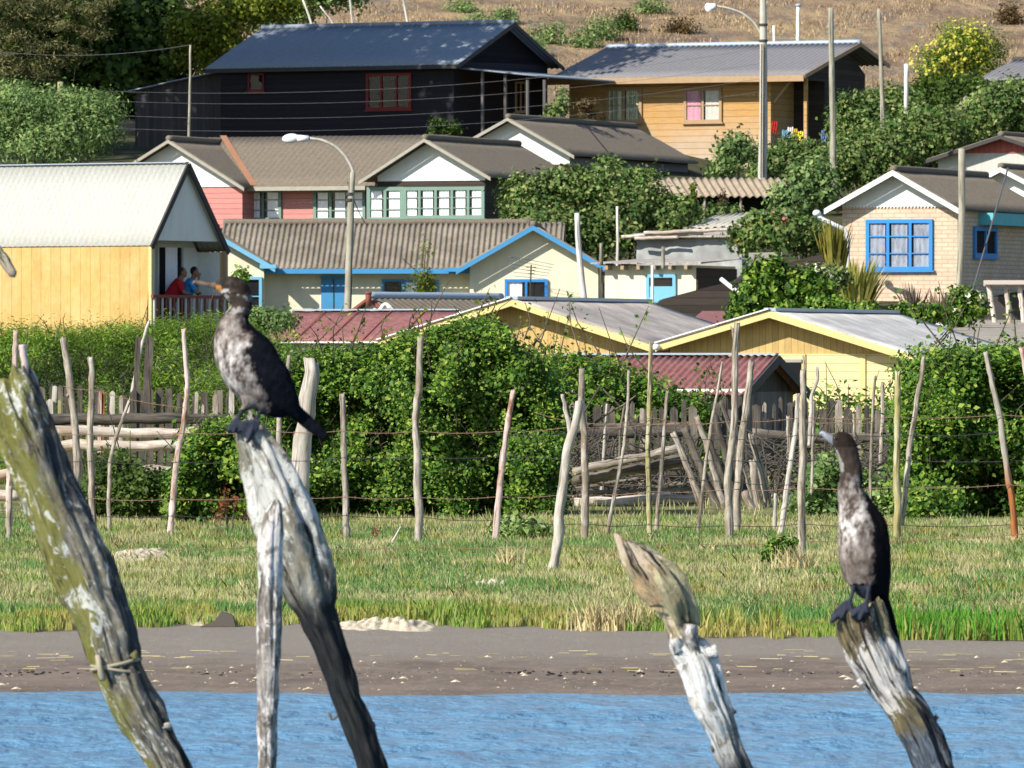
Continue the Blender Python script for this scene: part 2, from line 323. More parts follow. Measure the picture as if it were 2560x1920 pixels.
# dry hill
n=NT('dry_hill',.95,.1); v=n.coord(); a=n.noise(v,.35,8,.68,.4); b=n.noise(n.mapping(v,(1,.5,.6)),1.6,8,.72); 
k=n.ramp(a,[(.32,c(146,124,104,.75)),(.48,c(180,154,126,.75)),(.62,c(204,178,138,.78))])
k=n.mix(.6,k,n.mix(1.0,k,n.ramp(b,[(.3,(.55,.55,.52,1)),(.5,(1,1,1,1)),(.72,(1.25,1.2,1.15,1))]),'MULTIPLY'))
k=n.mix(n.ramp(n.noise(v,.6,6,.7),[(.52,(0,0,0,1)),(.62,(.8,.8,.8,1))]),k,c(150,140,130,.72)); n.bump(b,1,.4)
M['hill']=n.out(k)
n=NT('gravel_ground',.95,.1); v=n.coord(); k=n.ramp(n.noise(v,4,8,.7),[(.35,c(150,140,125,.75)),(.65,c(200,190,175,.8))]); s_=n.n('SeparateXYZ'); n.l(v,s_.inputs[0]); k2=n.ramp(n.noise(v,1.2,8,.7),[(.35,(.035,.045,.018,1)),(.6,(.09,.085,.045,1)),(.75,(.2,.17,.11,1))]); gm=n.n('MapRange'); n.l(s_.outputs[0],gm.inputs[0]); gm.inputs[1].default_value=6; gm.inputs[2].default_value=8; g2=n.n('MapRange'); n.l(s_.outputs[1],g2.inputs[0]); g2.inputs[1].default_value=180; g2.inputs[2].default_value=175; k=n.mix(n.math('MULTIPLY',gm.outputs[0],g2.outputs[0]),k2,k); M['gravel']=n.out(k)
def lin(a,b,s): return list(np.arange(a,b,s))+[b]
tag(sheet('mud',lin(-8,8,.12),lin(36,47.4,.12),lambda x,y: gz(x,y)+(.006*noise.noise((x*3,y*3,0))+.012*noise.noise((x*.9,y*1.5,4)))-(.06 if y>47 else 0),M['mud']))
tag(sheet('meadow_ground',lin(-16,16,.5),lin(46.2,112,1.),lambda x,y: gz(x,y)+.004,M['soil']))
tag(sheet('village_ground',lin(-45,45,1.5),lin(111.5,254,2.),lambda x,y: gz(x,y)+.008,M['gravel']))
tag(sheet('hill',lin(-90,90,1.5),lin(252,420,1.5),lambda x,y: gz(x,y)+.012,M['hill']))
tag(sheet('lake_bed',[-400,-60,60,400],[-200,20,36.5],lambda x,y: -1.2 if y<30 else -.12,M['mud']))
for xs in ([-600,-200,-44.8],[44.8,200,600],[-45,-15.9],[15.9,45]): tag(sheet('plain',xs,[36.4,38.3,44,60,75,100]+([112,125,150,170,185,195,206,215,232,250,262,290] if abs(xs[0])>100 or xs[0]>40 else [112]),lambda x,y: -.14 if y<38 else float(np.interp(y,YL,ZL))-.02,M['soil']))
# ---------------- water ----------------
n=NT('water',.2,.5); n.b.inputs['IOR'].default_value=1.33; v=n.coord()
w1=n.noise(n.mapping(v,(1,1.1,1)),7,5,.6); w2=n.noise(v,2.2,5,.55)
n.b.inputs['Base Color'].default_value=(.125,.265,.405,1); n.bump(n.math('ADD',w1,n.math('MULTIPLY',w2,1.5)),1.,.09); M['water']=n.m
def wz(x,y):
    a=.045*noise.noise((x*1.5+y*.4,y*1.7,0))+.022*noise.noise((x*3.1-y*.5,y*3.2,5))+.011*noise.noise((x*5.2,y*4.6+x,7))+.006*noise.noise((x*11,y*10,3))
    return a*min(1,max(.08,(38.5-y)*.7))
tag(sheet('water',lin(-5,5,.055),lin(29.5,38.8,.055),wz,M['water']))
for nm,xs,ys in (('water_near',[-400,-5,5,400],[-200,-10,10,29.55]),):
    tag(sheet('water',xs,ys,lambda x,y:-.012,M['water']))
for s in (-1,1): tag(sheet('water',sorted([s*4.95,s*12,s*400]),[29.4,34,38.4],lambda x,y:-.012,M['water']))
# ---------------- foliage ----------------
rng=np.random.default_rng(5)
def unit(n): 
    v=rng.normal(size=(n,3)); return v/np.linalg.norm(v,axis=1)[:,None]
def leaves(Pt,N,size,aspect=.65,rnd=.8):
    n=len(Pt); nr=N+unit(n)*rnd; nr/=np.linalg.norm(nr,axis=1)[:,None]
    t=np.cross(nr,unit(n)); t/=np.linalg.norm(t,axis=1)[:,None]; b=np.cross(nr,t)
    s=(size*(.45+1.15*rng.random(n)**1.4))[:,None]
    V=np.stack([Pt-t*s*.5,Pt+b*s*.5*aspect-t*s*.08,Pt+t*s*.5-nr*s*.12,Pt-b*s*.5*aspect-t*s*.08],1).reshape(-1,3)
    return V,np.arange(4*n).reshape(n,4)
def blades(Pt,L,W,lean=.3,dirn=None):
    n=len(Pt); a=rng.random(n)*2*math.pi; d=np.stack([np.cos(a),np.sin(a),np.zeros(n)],1); l=(L*(.6+.8*rng.random(n)))[:,None]
    s=np.stack([-np.sin(a),np.cos(a),np.zeros(n)],1); s[:,0]=np.abs(s[:,0])+.4; s/=np.linalg.norm(s,axis=1)[:,None]
    ln=(rng.normal(size=n)*lean)[:,None]; up=np.array([0,0,1.])
    m=Pt+up*l*.55+d*l*ln*.35; tp=Pt+up*l+d*l*ln; w=(W*(.7+.6*rng.random(n)))[:,None]
    V=np.stack([Pt-s*w*.5,Pt+s*w*.5,m+s*w*.4,tp,m-s*w*.4],1).reshape(-1,3)
    return V,np.arange(5*n).reshape(n,5)
def blob_pts(lobes,n,cs,clump=14,shell=.16,up=.2,zmin=None):
    lobes=np.array(lobes,float); vol=np.prod(lobes[:,3:],axis=1)**.75; pr=vol/vol.sum()
    nc=max(1,n//clump); k=rng.choice(len(lobes),nc,p=pr); d=unit(nc); 
    r=1-np.abs(rng.normal(size=nc))*shell; r=np.where(rng.random(nc)<.25,rng.random(nc)**.5,r); r=np.where(rng.random(nc)<.08,1+.28*rng.random(nc),r)
    C=lobes[k,:3]+d*r[:,None]*lobes[k,3:]
    bm=np.array([noise.noise((q[0]*1.3,q[1]*1.3,q[2]*1.3)) for q in C]); C+=d*bm[:,None]*lobes[k,3:]*.55
    keep=np.array([noise.noise((q[0]*2.3+9,q[1]*2.3,q[2]*2.3)) for q in C])>-.28; C=C[keep]; d=d[keep]
    m=len(C); idx=np.repeat(np.arange(m),clump); Pt=C[idx]+rng.normal(size=(m*clump,3))*cs
    N=d[idx]+np.array([0,0,up])
    if zmin is not None: q=Pt[:,2]>zmin; Pt=Pt[q];N=N[q]
    return Pt,N
def bush(name,label,cat,lobes,Y,size,n,mat,stem=None,stems=None,cs=.12,group=None,depth=1,clump=14,aspect=.65,shell=.16,up=.3,stemmat='bark',fname='foliage',rnd=.8):
    """lobes in photo pixels (px,py,rx,ry[,dy])"""
    s=FP/Y; L=[]
    for q in lobes:
        p=P(q[0],q[1],Y+(q[4] if len(q)>4 else 0)); rx,rz=q[2]/s,q[3]/s; L.append((*p,rx,(rx+rz)/2*depth,rz))
    cx=np.mean([q[0] for q in L]); zb=gz(cx,Y); o=thing(name,label,cat,(cx,Y,zb),0,group)
    Pt,N=blob_pts(L,n,cs,clump,shell,up,zb)
    V,F=leaves(Pt,N,size,aspect,rnd); fast(fname,V,F,mat,o)
    mb=MB()
    st=stems or [(q[0],None) for q in lobes]
    for i,q in enumerate(L[:6]):
        b=np.array([cx+(q[0]-cx)*.35,Y+rng.normal()*.1,zb-.1]); e=np.array([q[0],q[1],q[2]+q[5]*.5])
        if e[2]-b[2]<.15: e[2]=b[2]+.2
        rs=min(1,q[5]/.6); mb.tube([b,(b*.5+e*.5)+(rng.normal()*.08*rs,0,.05*rs),e],[.05*rs,.035*rs,.012*rs],6,i,.1,.03*rs,ref=(0,1,.1))
    mb.build('stem',M[stemmat],o,True,world=True)
    return o
def hedge(name,label,prof,Y,T,size,n,mat,cat='hedge',zb=None,cs=.07,hole=.30,clump=12,amp=.35,aspect=.7,group=None,freq=1.6,up=.35,side=1,rnd=.9):
    """profile of (px, py_top); thickness T metres behind Y"""
    s=FP/Y; px=[q[0] for q in prof]; py=[q[1] for q in prof]; x0,x1=(px[0]-1280)/s,(px[-1]-1280)/s
    zb=gz((x0+x1)/2,Y) if zb is None else zb; o=thing(name,label,cat,((x0+x1)/2,Y+T/2,zb),0,group)
    nc=n//clump; C=[];N=[]
    while len(C)<nc:
        x=x0+rng.random()*(x1-x0); ztop=CZ+(HY-np.interp(1280+x*s,px,py))/s
        edge=min(x-x0,x1-x); ztop-=max(0,.25-edge)*1.2*side
        if ztop<=zb+.05: continue
        u=rng.random()
        if u<.62: # front
            z=zb+rng.random()**.9*(ztop-zb); d=noise.noise((x*freq,z*freq,Y))*amp-.42*max(0,1-(z-zb)/(.42*(ztop-zb)))*(.5+1.6*noise.noise((x*.9,Y,3.)))+noise.noise((x*freq*2.7,z*freq*2.7,Y+5))*amp*.5
            y=Y-d+abs(rng.normal())*.13*(T+.4); nn=(0,-1,.25); hh=noise.noise((x*freq*1.9+7,z*freq*1.9,2.))
            if hh>hole: y+=(.45+.55*rng.random())*min(1,(hh-hole)/.10)
            top=max(0,(z-(ztop-.25))/.25); y+=top*.12
        elif u<.86:
            y=Y+rng.random()*T; z=ztop+noise.noise((x*2.5,y*2.5,1.))*.14-abs(rng.normal())*.07; nn=(0,-.3,1)
        elif u<.93:
            z=zb+rng.random()*(ztop-zb); y=Y+rng.random()*T; sgn=rng.choice((-1,1)); x=(x1 if sgn>0 else x0)-sgn*abs(rng.normal())*.15; nn=(sgn,-.3,.3)
        else: z=zb+rng.random()*(ztop-zb); y=Y+T*.3+rng.random()*T*.7; nn=(0,1,.5)
        C.append((x,y,z));N.append(nn)
    C=np.array(C);N=np.array(N); idx=np.repeat(np.arange(nc),clump); Pt=C[idx]+rng.normal(size=(nc*clump,3))*cs; N=N[idx]+(0,0,up)
    q=Pt[:,2]>zb-.02; V,F=leaves(Pt[q],N[q],size,aspect,rnd); fast('foliage',V,F,mat,o)
    mb=MB()
    for i in range(int((x1-x0)/.35)+2):
        x=x0+rng.random()*(x1-x0)*.96+.02; zt=CZ+(HY-np.interp(1280+x*s,px,py))/s; y=Y+T*.5
        if zt<zb+.3: continue
        mb.tube([(x,y,zb-.1),(x+rng.normal()*.1,y,zb+(zt-zb)*.5),(x+rng.normal()*.2,y+rng.normal()*.1,zb+(zt-zb)*.85)],[.03,.02,.008],5,i,.1,.02)
    for i in range(int((x1-x0)*26)):
        x=x0+rng.random()*(x1-x0); zt=CZ+(HY-np.interp(1280+x*s,px,py))/s
        if zt<zb+.4: continue
        z=zb+.15+rng.random()*(zt-zb-.1); yy=Y-noise.noise((x*freq,z*freq,Y))*amp-noise.noise((x*freq*2.7,z*freq*2.7,Y+5))*amp*.5; a=np.array([x,yy+.25,z]); d=np.array([rng.normal()*.5,-.6,.5+abs(rng.normal())*.5]); L=.25+.3*rng.random()
        mb.tube([a,a+d*L*.55+(0,0,.03),a+d*L+(rng.normal()*.03,0,0)],[.006,.005,.003],4,i,0,0,ref=(1,.1,.1))
    mb.build('stem',M['bark'],o,True,world=True)
    return o
def sprigs(o,pts,Y,mat,leaf,h=.5,name='shoot',nl=16):
    """thin leafy shoots sticking out of a bush"""
    mb=MB(); PV=[]
    for i,(px,py,hh) in enumerate(pts):
        b=P(px,py,Y); t=b+np.array([rng.normal()*.12*hh*4,0,hh]); m=(b+t)/2+np.array([rng.normal()*.04,0,0]); mb=MB(); mb.tube([b,m,t],[.008,.006,.003],4,0,.0,0); mb.build(name,M['bark'],o,True,world=True)
        for k in range(nl): q=rng.random(); PV.append(b+(t-b)*(.15+.85*q)+rng.normal(size=3)*.035)
    PV=np.array(PV); V,F=leaves(PV,unit(len(PV))*.4+(0,-.4,.5),leaf); 
    # stalks become part of the same mesh set
    fast('shoot_leaves',V,F,mat,o)
def gd(cs): return [c(*q,.9) for q in cs]
L_iv=m_leaf('ivy_leaf',gd([(34,64,18),(58,96,26),(82,122,34),(110,142,46),(152,168,78)]),2.6,.10)
L_cy=m_leaf('feathery_leaf',gd([(75,108,32),(95,130,38),(115,148,48),(140,165,65)]),1.2,.3)
L_dk=m_leaf('dark_leaf',gd([(50,72,28),(70,95,36),(95,118,48)]),.8,.25)
L_ol=m_leaf('olive_leaf',gd([(88,120,70),(122,152,88),(166,184,122),(98,136,80)]),.8,.25)
L_bs=m_leaf('bush_leaf',gd([(54,86,42),(80,116,54),(114,144,74),(168,174,116),(84,116,60),(126,134,76)]),.9,.25)
L_ye=m_leaf('yellow_flower',gd([(215,208,80),(228,220,110),(190,190,70)]),1.,.3)
L_co=m_leaf('conifer_needles',gd([(58,70,42),(98,102,64),(140,130,90)]),.5,.15)
L_yg=m_leaf('yellow_green_leaf',gd([(98,116,30),(132,145,40),(80,104,32),(165,165,60)]),.9,.3)
L_ph=m_leaf('sword_leaf',gd([(120,125,45),(165,165,75),(195,190,110),(110,115,50)]),2,.2)
L_dr=m_leaf('dry_stalk',gd([(212,196,150),(232,218,178),(190,172,126)]),1,.2)
L_rd=m_leaf('reddish_stalk',gd([(130,75,50),(155,95,65),(100,60,40)]),1,.2)
L_mg=m_leaf('dark_reddish_leaf',gd([(110,72,55),(85,80,50),(120,95,60)]),1,.2)
L_wf=m_leaf('pale_petals',gd([(245,240,215),(250,245,235),(240,225,190)]),1,.2)
L_pf=m_leaf('pink_petals',gd([(215,110,120),(225,150,160),(200,70,70)]),1,.2)
L_ls=m_leaf('light_leaf',gd([(130,160,85),(160,185,110),(185,205,145),(110,145,70)]),1,.3)
# ---------------- grass ----------------
n=NT('grass_blade',.75,.15); ge=n.n('NewGeometry'); v=n.coord(); r=ge.outputs['Random Per Island']
f=n.noise(n.mapping(v,(1,.45,1)),1.3,5,.62); 
gr=n.ramp(r,[(0,c(92,118,56,.95)),(.5,c(126,148,76,.95)),(1,c(158,176,104,.95))]); st=n.ramp(r,[(0,c(164,166,108,.98)),(.5,c(186,184,130,.98)),(1,c(212,204,162,.98))])
k=n.mix(n.ramp(f,[(.40,(1,1,1,1)),(.55,(0,0,0,1))]),st,gr); k=n.mix(n.math('GREATER_THAN',r,.86),k,c(190,170,135,.85)); M['grass']=n.out(k)
tr=n.n('BsdfTranslucent'); mx=n.n('MixShader'); mx.inputs[0].default_value=.25; n.l(k,tr.inputs[0]); n.l(n.b.outputs[0],mx.inputs[1]); n.l(tr.outputs[0],mx.inputs[2]); n.l(mx.outputs[0],n.t.nodes['Material Output'].inputs[0])
M['edge']=m_leaf('marsh_stem',gd([(110,148,52),(138,175,66),(96,132,50),(165,180,90)]),1.5,.25,patch=(c(150,146,66,.9),c(196,184,112,.9)))
M['bluegrass']=m_leaf('blue_green_grass',gd([(84,130,72),(108,156,90),(92,134,62),(138,172,100)]),2.5,.25)
def field(name,n,y0,y1,L,W,mat,dens=None,lean=.35,wx=.098):
    y=y0+(y1-y0)*rng.random(n*2); x=(rng.random(n*2)*2-1)*(y*wx+.3)
    if dens is not None:
        d=np.array([dens(a,b) for a,b in zip(x,y)]); q=rng.random(n*2)<d; x=x[q][:n];y=y[q][:n]
    else: x=x[:n];y=y[:n]
    z=np.array([gz(a,b) for a,b in zip(x,y)])
    V,F=blades(np.stack([x,y,z],1),L,W,lean); o=fast(name,V,F,mat); tag(o,kind='stuff'); return o
def edgeY(x):   # irregular front edge of the meadow
    px=1280+x*FP/44.5
    py=np.interp(px,[0,400,660,900,1200,1500,1800,2100,2560],[1572,1570,1555,1562,1566,1572,1580,1592,1600])
    return 1.5*FP/(py-900)+.75*noise.noise((x*1.7,3.3,0))+.6*noise.noise((x*5,1.3,0))+.3*noise.noise((x*13,2.3,0))
def nn(x,y,a,b,o): return noise.noise((x*a+o,y*b,o))
field('grass',300000,44.0,75,.046,.0068,M['grass'],lambda x,y: .9 if y>edgeY(x)-.1 else 0)
field('grass',9000,46,74,.075,.004,L_dr,lambda x,y: max(0,.1+1.1*nn(x,y,.9,.3,9)) if y>edgeY(x)+.8 else 0,.5)
field('green_grass',78000,44.2,74,.06,.008,M['bluegrass'],lambda x,y: 1 if y>edgeY(x)+.5 and nn(x,y,.55,.20,4)+.5*nn(x,y,2.5,.8,2)>.12 else 0,.35)
# low succulent marsh plants along the edge, taller toward the right
for k,(n_,L,wid,f) in enumerate(((34000,.05,.009,lambda x,y,e: e-.15<y<e+1.2),(26000,.085,.009,lambda x,y,e: e<y<e+1.6 and nn(x,0,1.1,1,3)>-.05),(9000,.12,.010,lambda x,y,e: e<y<e+1.1 and (x>1.35 and nn(x,0,1.5,1,8)>-.1 or nn(x,0,1.3,1,5)>.22)))):
    field('marsh_grass',n_,43.2,47.4,L,wid,M['edge'],lambda x,y: ((.25 if -1.35<x<-.35 and y<45.2 else 1) if f(x,y,edgeY(x)) else 0),.28)
field('green_grass',19000,44.5,48.5,.075,.009,M['bluegrass'],lambda x,y: 1 if edgeY(x)+.9<y<edgeY(x)+2.6 and nn(x,y,.8,.5,6)>-.12 else 0,.3)
L_lu=m_leaf('lush_grass',gd([(72,128,40),(92,155,48),(118,178,66)]),2,.3)
field('marsh_grass',13000,43.2,46.5,.13,.010,L_lu,lambda x,y: 1 if x>1.85 and edgeY(x)-.2<y<edgeY(x)+1.3 and nn(x,0,2.2,1,4)>-.25 else 0,.25)
def clumps(name,nc,nb,y0,y1,L,W,mat,sp,lean=.4):
    y=y0+(y1-y0)*rng.random(nc); x=(rng.random(nc)*2-1)*y*.09; k=np.array([b>edgeY(a)+.3 for a,b in zip(x,y)]); x=x[k];y=y[k]
    X=np.repeat(x,nb)+rng.normal(size=len(x)*nb)*sp; Y_=np.repeat(y,nb)+rng.normal(size=len(x)*nb)*sp; z=np.array([gz(a,b) for a,b in zip(X,Y_)]); V,F=blades(np.stack([X,Y_,z],1),L,W,lean); tag(fast(name,V,F,mat),kind='stuff')
clumps('straw_tufts',300,22,45,74,.075,.005,L_dr,.06,.5)
clumps('green_tufts',300,34,45,74,.08,.007,M['edge'],.06,.35)
clumps('brown_stalks',150,7,45,74,.10,.004,L_rd,.06,.4)
field('dry_grass',9000,73,112,.10,.010,M['grass'],lambda x,y: .5 if (y<84) else .2,.4,.085)
# ---------------- wire fence ----------------
def stake(mb,pts,w,Y,seed,foot=True,jag=None,seg=12,wob=.2,dy=0,under=.25):
    s=FP/Y; q=[P(a,b,Y) for a,b in pts]; r=w/2/s
    if foot: q.append(q[-1]+(q[-1]-q[-2])/np.linalg.norm(q[-1]-q[-2])*under)
    for i in range(len(q)): q[i]=q[i]+np.array([0,dy*i/len(q),0])
    rad=[r*(.78+.3*min(1,i/max(1,len(q)-2))) for i in range(len(q))]
    mb.tube(q,rad,seg,seed,.17,r*wob*2,step=r*1.3,jag=r*.9 if jag is None else jag)
POSTS=[ # points (top..foot), width, material, foot row for distance, label
 ([(41,826),(36,930),(30,1100),(20,1335)],17,'postpink',1335,'pale fence post whose tip shows behind the mossy log'),
 ([(158,845),(172,930),(188,1080),(198,1335)],20,'post',1335,'tall split-topped post right behind the mossy log'),
 ([(225,892),(231,930),(227,1000),(226,1120),(233,1330)],17,'post',1330,'straight brown post in front of the bleached rails'),
 ([(460,822),(463,900),(470,965),(455,1080),(437,1190),(423,1345)],14,'postpink',1345,'bent pale post left of the perched bird'),
 ([(724,888),(719,935),(700,1035),(690,1340)],13,'post',1340,None),
 ([(778,903),(770,1000),(757,1120),(740,1345)],47,'postpale',1345,'thick pale post with rounded top behind the perched bird'),
 ([(855,985),(857,1060),(862,1200),(866,1352)],16,'post',1352,None),
 ([(1049,842),(1047,960),(1040,1060),(1045,1200),(1047,1366)],20,'post',1366,'tall straight grey-brown post before the ivy hedge'),
 ([(1284,975),(1272,1040),(1252,1200),(1237,1358)],16,'postpink',1358,'pinkish pointed post before the ivy hedge'),
 ([(1450,1005),(1438,1060),(1418,1130),(1405,1220),(1396,1320),(1383,1434)],25,'postpale',1434,'forked pale post standing furthest forward'),
 ([(1455,920),(1454,1000),(1460,1110),(1463,1230),(1464,1358)],19,'post',1358,None),
 ([(1572,927),(1570,1010),(1560,1110),(1540,1220),(1519,1326)],9,'post',1345,None),
 ([(1628,857),(1625,960),(1619,1116),(1622,1230),(1623,1355)],13,'postyel',1355,'post with yellow lichen below the shed gable valley'),
 ([(1669,977),(1660,1090),(1650,1210),(1641,1318)],10,'post',1340,None),
 ([(1806,904),(1796,970),(1776,1069),(1759,1205),(1746,1322)],8,'post',1345,None),
 ([(1843,808),(1838,865),(1836,1053),(1818,1195),(1823,1260),(1822,1358)],19,'post',1358,'tall knotty forked post beside the red metal roof'),
 ([(1880,903),(1868,1000),(1848,1160),(1838,1315)],20,'post',1345,'thick leaning post beside the red metal roof'),
 ([(2009,925),(2008,1060),(2003,1240),(2004,1422)],20,'post',1422,'straight post in front of the right bird'),
 ([(2008,888),(2012,960)],6,'post',1422,None),
 ([(2043,917),(2046,945),(2030,985),(2027,1040)],9,'postpale',1350,None),
 ([(1996,985),(1990,1060),(1972,1180),(1950,1352)],14,'postpale',1352,'pale slanting brace post'),
 ([(2135,1036),(2137,1120)],7,'post',1350,None),
 ([(2189,939),(2184,1000),(2178,1120),(2175,1255)],8,'post',1345,None),
 ([(2243,927),(2244,1050),(2242,1200),(2244,1358)],18,'postyel',1358,'upright lichened post right of the right bird'),
 ([(2311,892),(2300,960),(2280,1070),(2262,1240)],13,'post',1345,None),
 ([(2464,879),(2478,950),(2495,1015),(2511,1120),(2528,1240),(2540,1357)],16,'postmix',1357,'leaning post with rusty orange foot at the right hedge'),
 ([(2553,868),(2572,960),(2605,1120),(2640,1358)],18,'postpink',1358,None),
 ([(80,1213),(26,1216)],0,'post',1358,None),
 ([(26,1215),(24,1270),(20,1358)],12,'post',1358,None),
 ([(2034,1002),(2031,1160)],7,'post',1345,None),
 ([(-180,900),(-186,1050),(-178,1200),(-182,1358)],18,'post',1358,None),
 ([(-420,880),(-410,1050),(-416,1200),(-412,1358)],16,'postpale',1358,None),
 ([(2800,905),(2806,1050),(2798,1200),(2802,1358)],18,'post',1358,None),
 ([(2985,880),(2975,1050),(2984,1200),(2980,1358)],17,'postpale',1358,None),
]
fence=thing('wire_fence','rustic fence of crooked wooden posts strung with rusty barbed wire across the meadow','fence',(0,66,.1))
PY={}
for i,(pts,wd,mt,foot,lab) in enumerate(POSTS):
    if wd==0: continue
    Y=1.5*FP/(foot-900); mb=MB(); stake(mb,pts,wd,Y,i*1.7)
    if i==9:  # broken fork
        stake(mb,[(1407,985),(1412,1020),(1424,1065),(1426,1110)],11,Y,3.3,False)
    if i==15: stake(mb,[(1828,815),(1834,840),(1839,870)],6,Y,3.3,False)
    if i==1: stake(mb,[(166,985),(172,990)],10,Y,3.,False)
    o=mb.build('post',M[mt],fence,True,world=True)
    if lab: o['label']=lab
def wire(parent,pts,Y,r=.003,mat='wire',barb=True,sag=.02,name='barbed_wire'):
    s=FP/Y; mb=MB(); Q=[]; 
    for i in range(len(pts)-1):
        a,b=P(*pts[i],Y),P(*pts[i+1],Y); m=max(3,int(np.linalg.norm(b-a)/.08))
        for k in range(m):
            t=k/m; Q.append(a+(b-a)*t+np.array([0,0,-sag*4*t*(1-t)+.004*noise.noise((a[0]*9+k*.7,i,0))]))
    Q.append(P(*pts[-1],Y)); mb.tube(Q,r,5,0,0,0,step=.05)
    if barb:
        for k in range(1,len(Q)-1):
            q=Q[k]; 
            for d in ((.006,-.004,.016),(-.007,.004,.015)):
                d=np.array(d); mb.tube([q-d,q+d],.0012,3,0,0,0)
            mb.ball(q,.0045,5,4)
    return mb.build(name,M[mat],parent,True,world=parent is not None)
for pts,Y,mt in (
 ([(-450,1095),(-60,1092),(130,1083),(200,1084),(460,1082),(660,1076),(860,1077),(1045,1078),(1265,1077),(1420,1067),(1620,1061),(1835,1052),(2005,1043),(2243,1042),(2500,1036),(2640,1034),(3000,1036)],65.6,'wire'),
 ([(-450,1252),(-60,1250),(230,1245),(430,1247),(700,1240),(862,1241),(1045,1243),(1245,1241),(1400,1236),(1462,1234),(1622,1228),(1820,1222),(2005,1219),(2243,1217),(2520,1211),(2640,1210),(3000,1212)],65.6,'wire'),
 ([(-450,1150),(-60,1150),(230,1152),(440,1155),(690,1150),(862,1143),(1045,1141),(1265,1139),(1460,1142),(1622,1141),(1822,1150),(2003,1148),(2243,1150),(2640,1148),(3000,1148)],65.7,'wired'),
 ([(-450,1290),(-60,1290),(230,1288),(430,1289),(700,1288),(866,1287),(1045,1291),(1245,1300),(1463,1309),(1622,1311),(1822,1313),(2004,1309),(2243,1312),(2540,1310),(2640,1310),(3000,1312)],65.7,'wired'),
 ([(1240,1085),(1460,1079),(1622,1085),(1835,1098),(2005,1086),(2243,1088),(2500,1080)],65.8,'wired'),
 ([(158,965),(225,973),(460,1020)],65.7,'wire'),
 ([(1335,1030),(1460,1056),(1560,1056),(1630,1040),(1720,1058),(1790,1055)],65.9,'wire'),
 ([(-60,1368),(200,1370),(640,1367),(1044,1367),(1388,1364),(1700,1358),(2004,1353),(2560,1335)],60,'wire'),
 ([(2003,1052),(2100,1055),(2185,1055)],65.9,'wire'),
 ([(1700,1190),(1820,1202),(2000,1211)],65.9,'wired'),
): 
    wire(fence,pts,Y,mat=mt)
    # dark wraps on the posts are short loops of the same wire
mb=MB()
for i in range(520):
    px=rng.uniform(1350,1760) if i<330 else rng.uniform(1880,2240); py=rng.uniform(1110,1290); Yb=rng.uniform(80.5,83.3); a=P(px,py,Yb); d=np.array([rng.normal()*.3,rng.normal()*.1,rng.normal()*.22]); mb.tube([a-d,a+(rng.normal()*.05,0,rng.normal()*.05),a+d],[.010,.008,.004],4,i,0,0,ref=(.1,1,.1),step=.2)
tag(mb.build('brushwood',M['postdark'],None,True),kind='stuff')
# stray sticks in the meadow
for nm,lab,pts,wd,Y,mt in (
 ('stick','thin pale stick leaning on the bleached rails',[(324,1001),(300,1065),(286,1100),(275,1160),(272,1300)],10,68,'post'),
 ('stick','short grey stick slanting out of the grass before the ivy hedge',[(1003,1316),(975,1365)],6,64,'postpale'),
 ('stick','short pale stake beside the leaning poles',[(1939,1233),(1937,1312)],10,69,'postpale'),
 ('stake','lichened pale stake propped between two dark boards',[(373,803),(358,850),(345,900),(330,985)],9,82,'postpale')):
    mb=MB(); stake(mb,pts,wd,Y,len(lab)); tag(mb.build(nm,M[mt],None,True),lab,nm)
# ---------------- left corral: bleached rails and dark pickets ----------------
def log_between(mb,a,b,w,Y,seed,Y2=None,seg=12,wob=.2):
    s=FP/Y; A,B=P(*a,Y),P(*b,Y2 or Y); r=w/2/s; mb.tube([A,(A+B)/2+np.array([0,0,rng.normal()*r*.3]),B],[r*1.05,r,r*.9],seg,seed,.1,r*wob*2,step=r*1.4,ref=(0,1,.02),jag=r*.4)
co=thing('log_corral','corral of bleached horizontal log rails with dark pickets behind, left of the perched bird','fence',(-2.9,78,gz(-2.9,78)))
for i,(a,b,w,m) in enumerate([((100,1075),(580,1078),25,'rail'),((110,1116),(485,1116),28,'rail'),((280,1174),(440,1176),20,'rail'),((-60,1182),(30,1183),28,'rail'),((-60,1240),(52,1240),30,'rail'),((-60,1284),(90,1286),22,'rail'),((90,1049),(575,1048),28,'postdark')]):
    mb=MB(); log_between(mb,a,b,w,78 if i<6 else 79,i*2.3); mb.build('rail',M[m],co,True,world=True)
def picket(mb,px,top,bot,w,Y,lean=0,point=.0):
    s=FP/Y; a=P(px+lean,top,Y); b=P(px,bot,Y); hw=w/2/s; t=.018
    d=rng.normal()*.02
    V=[(b[0]-hw,Y,b[2]),(b[0]+hw,Y,b[2]),(a[0]+hw*.95,Y+d,a[2]-point*rng.random()),(a[0],Y+d,a[2]+point*.6*rng.random()),(a[0]-hw*.95,Y+d,a[2]-point*rng.random())]
    W=[(q[0],q[1]+t,q[2]) for q in V]; n=5
    mb.add(V+W,[tuple(range(n)),tuple(range(2*n-1,n-1,-1))]+[(i,i+n,(i+1)%n+n,(i+1)%n) for i in range(n)],[(x[0],x[1]*.2,x[2]) for x in V+W])
x=92
while x<585:
    w=rng.uniform(11,24); top=np.interp(x,[90,150,230,300,380,470,580],[958,965,968,985,978,972,980])+rng.normal()*7; 
    mb=MB(); picket(mb,x+w/2,top,1300,w,80.5,rng.normal()*3,.03); mb.build('picket',M['postdark' if rng.random()<.7 else 'railgrey'],co,False,world=True); x+=w+rng.uniform(3,12)
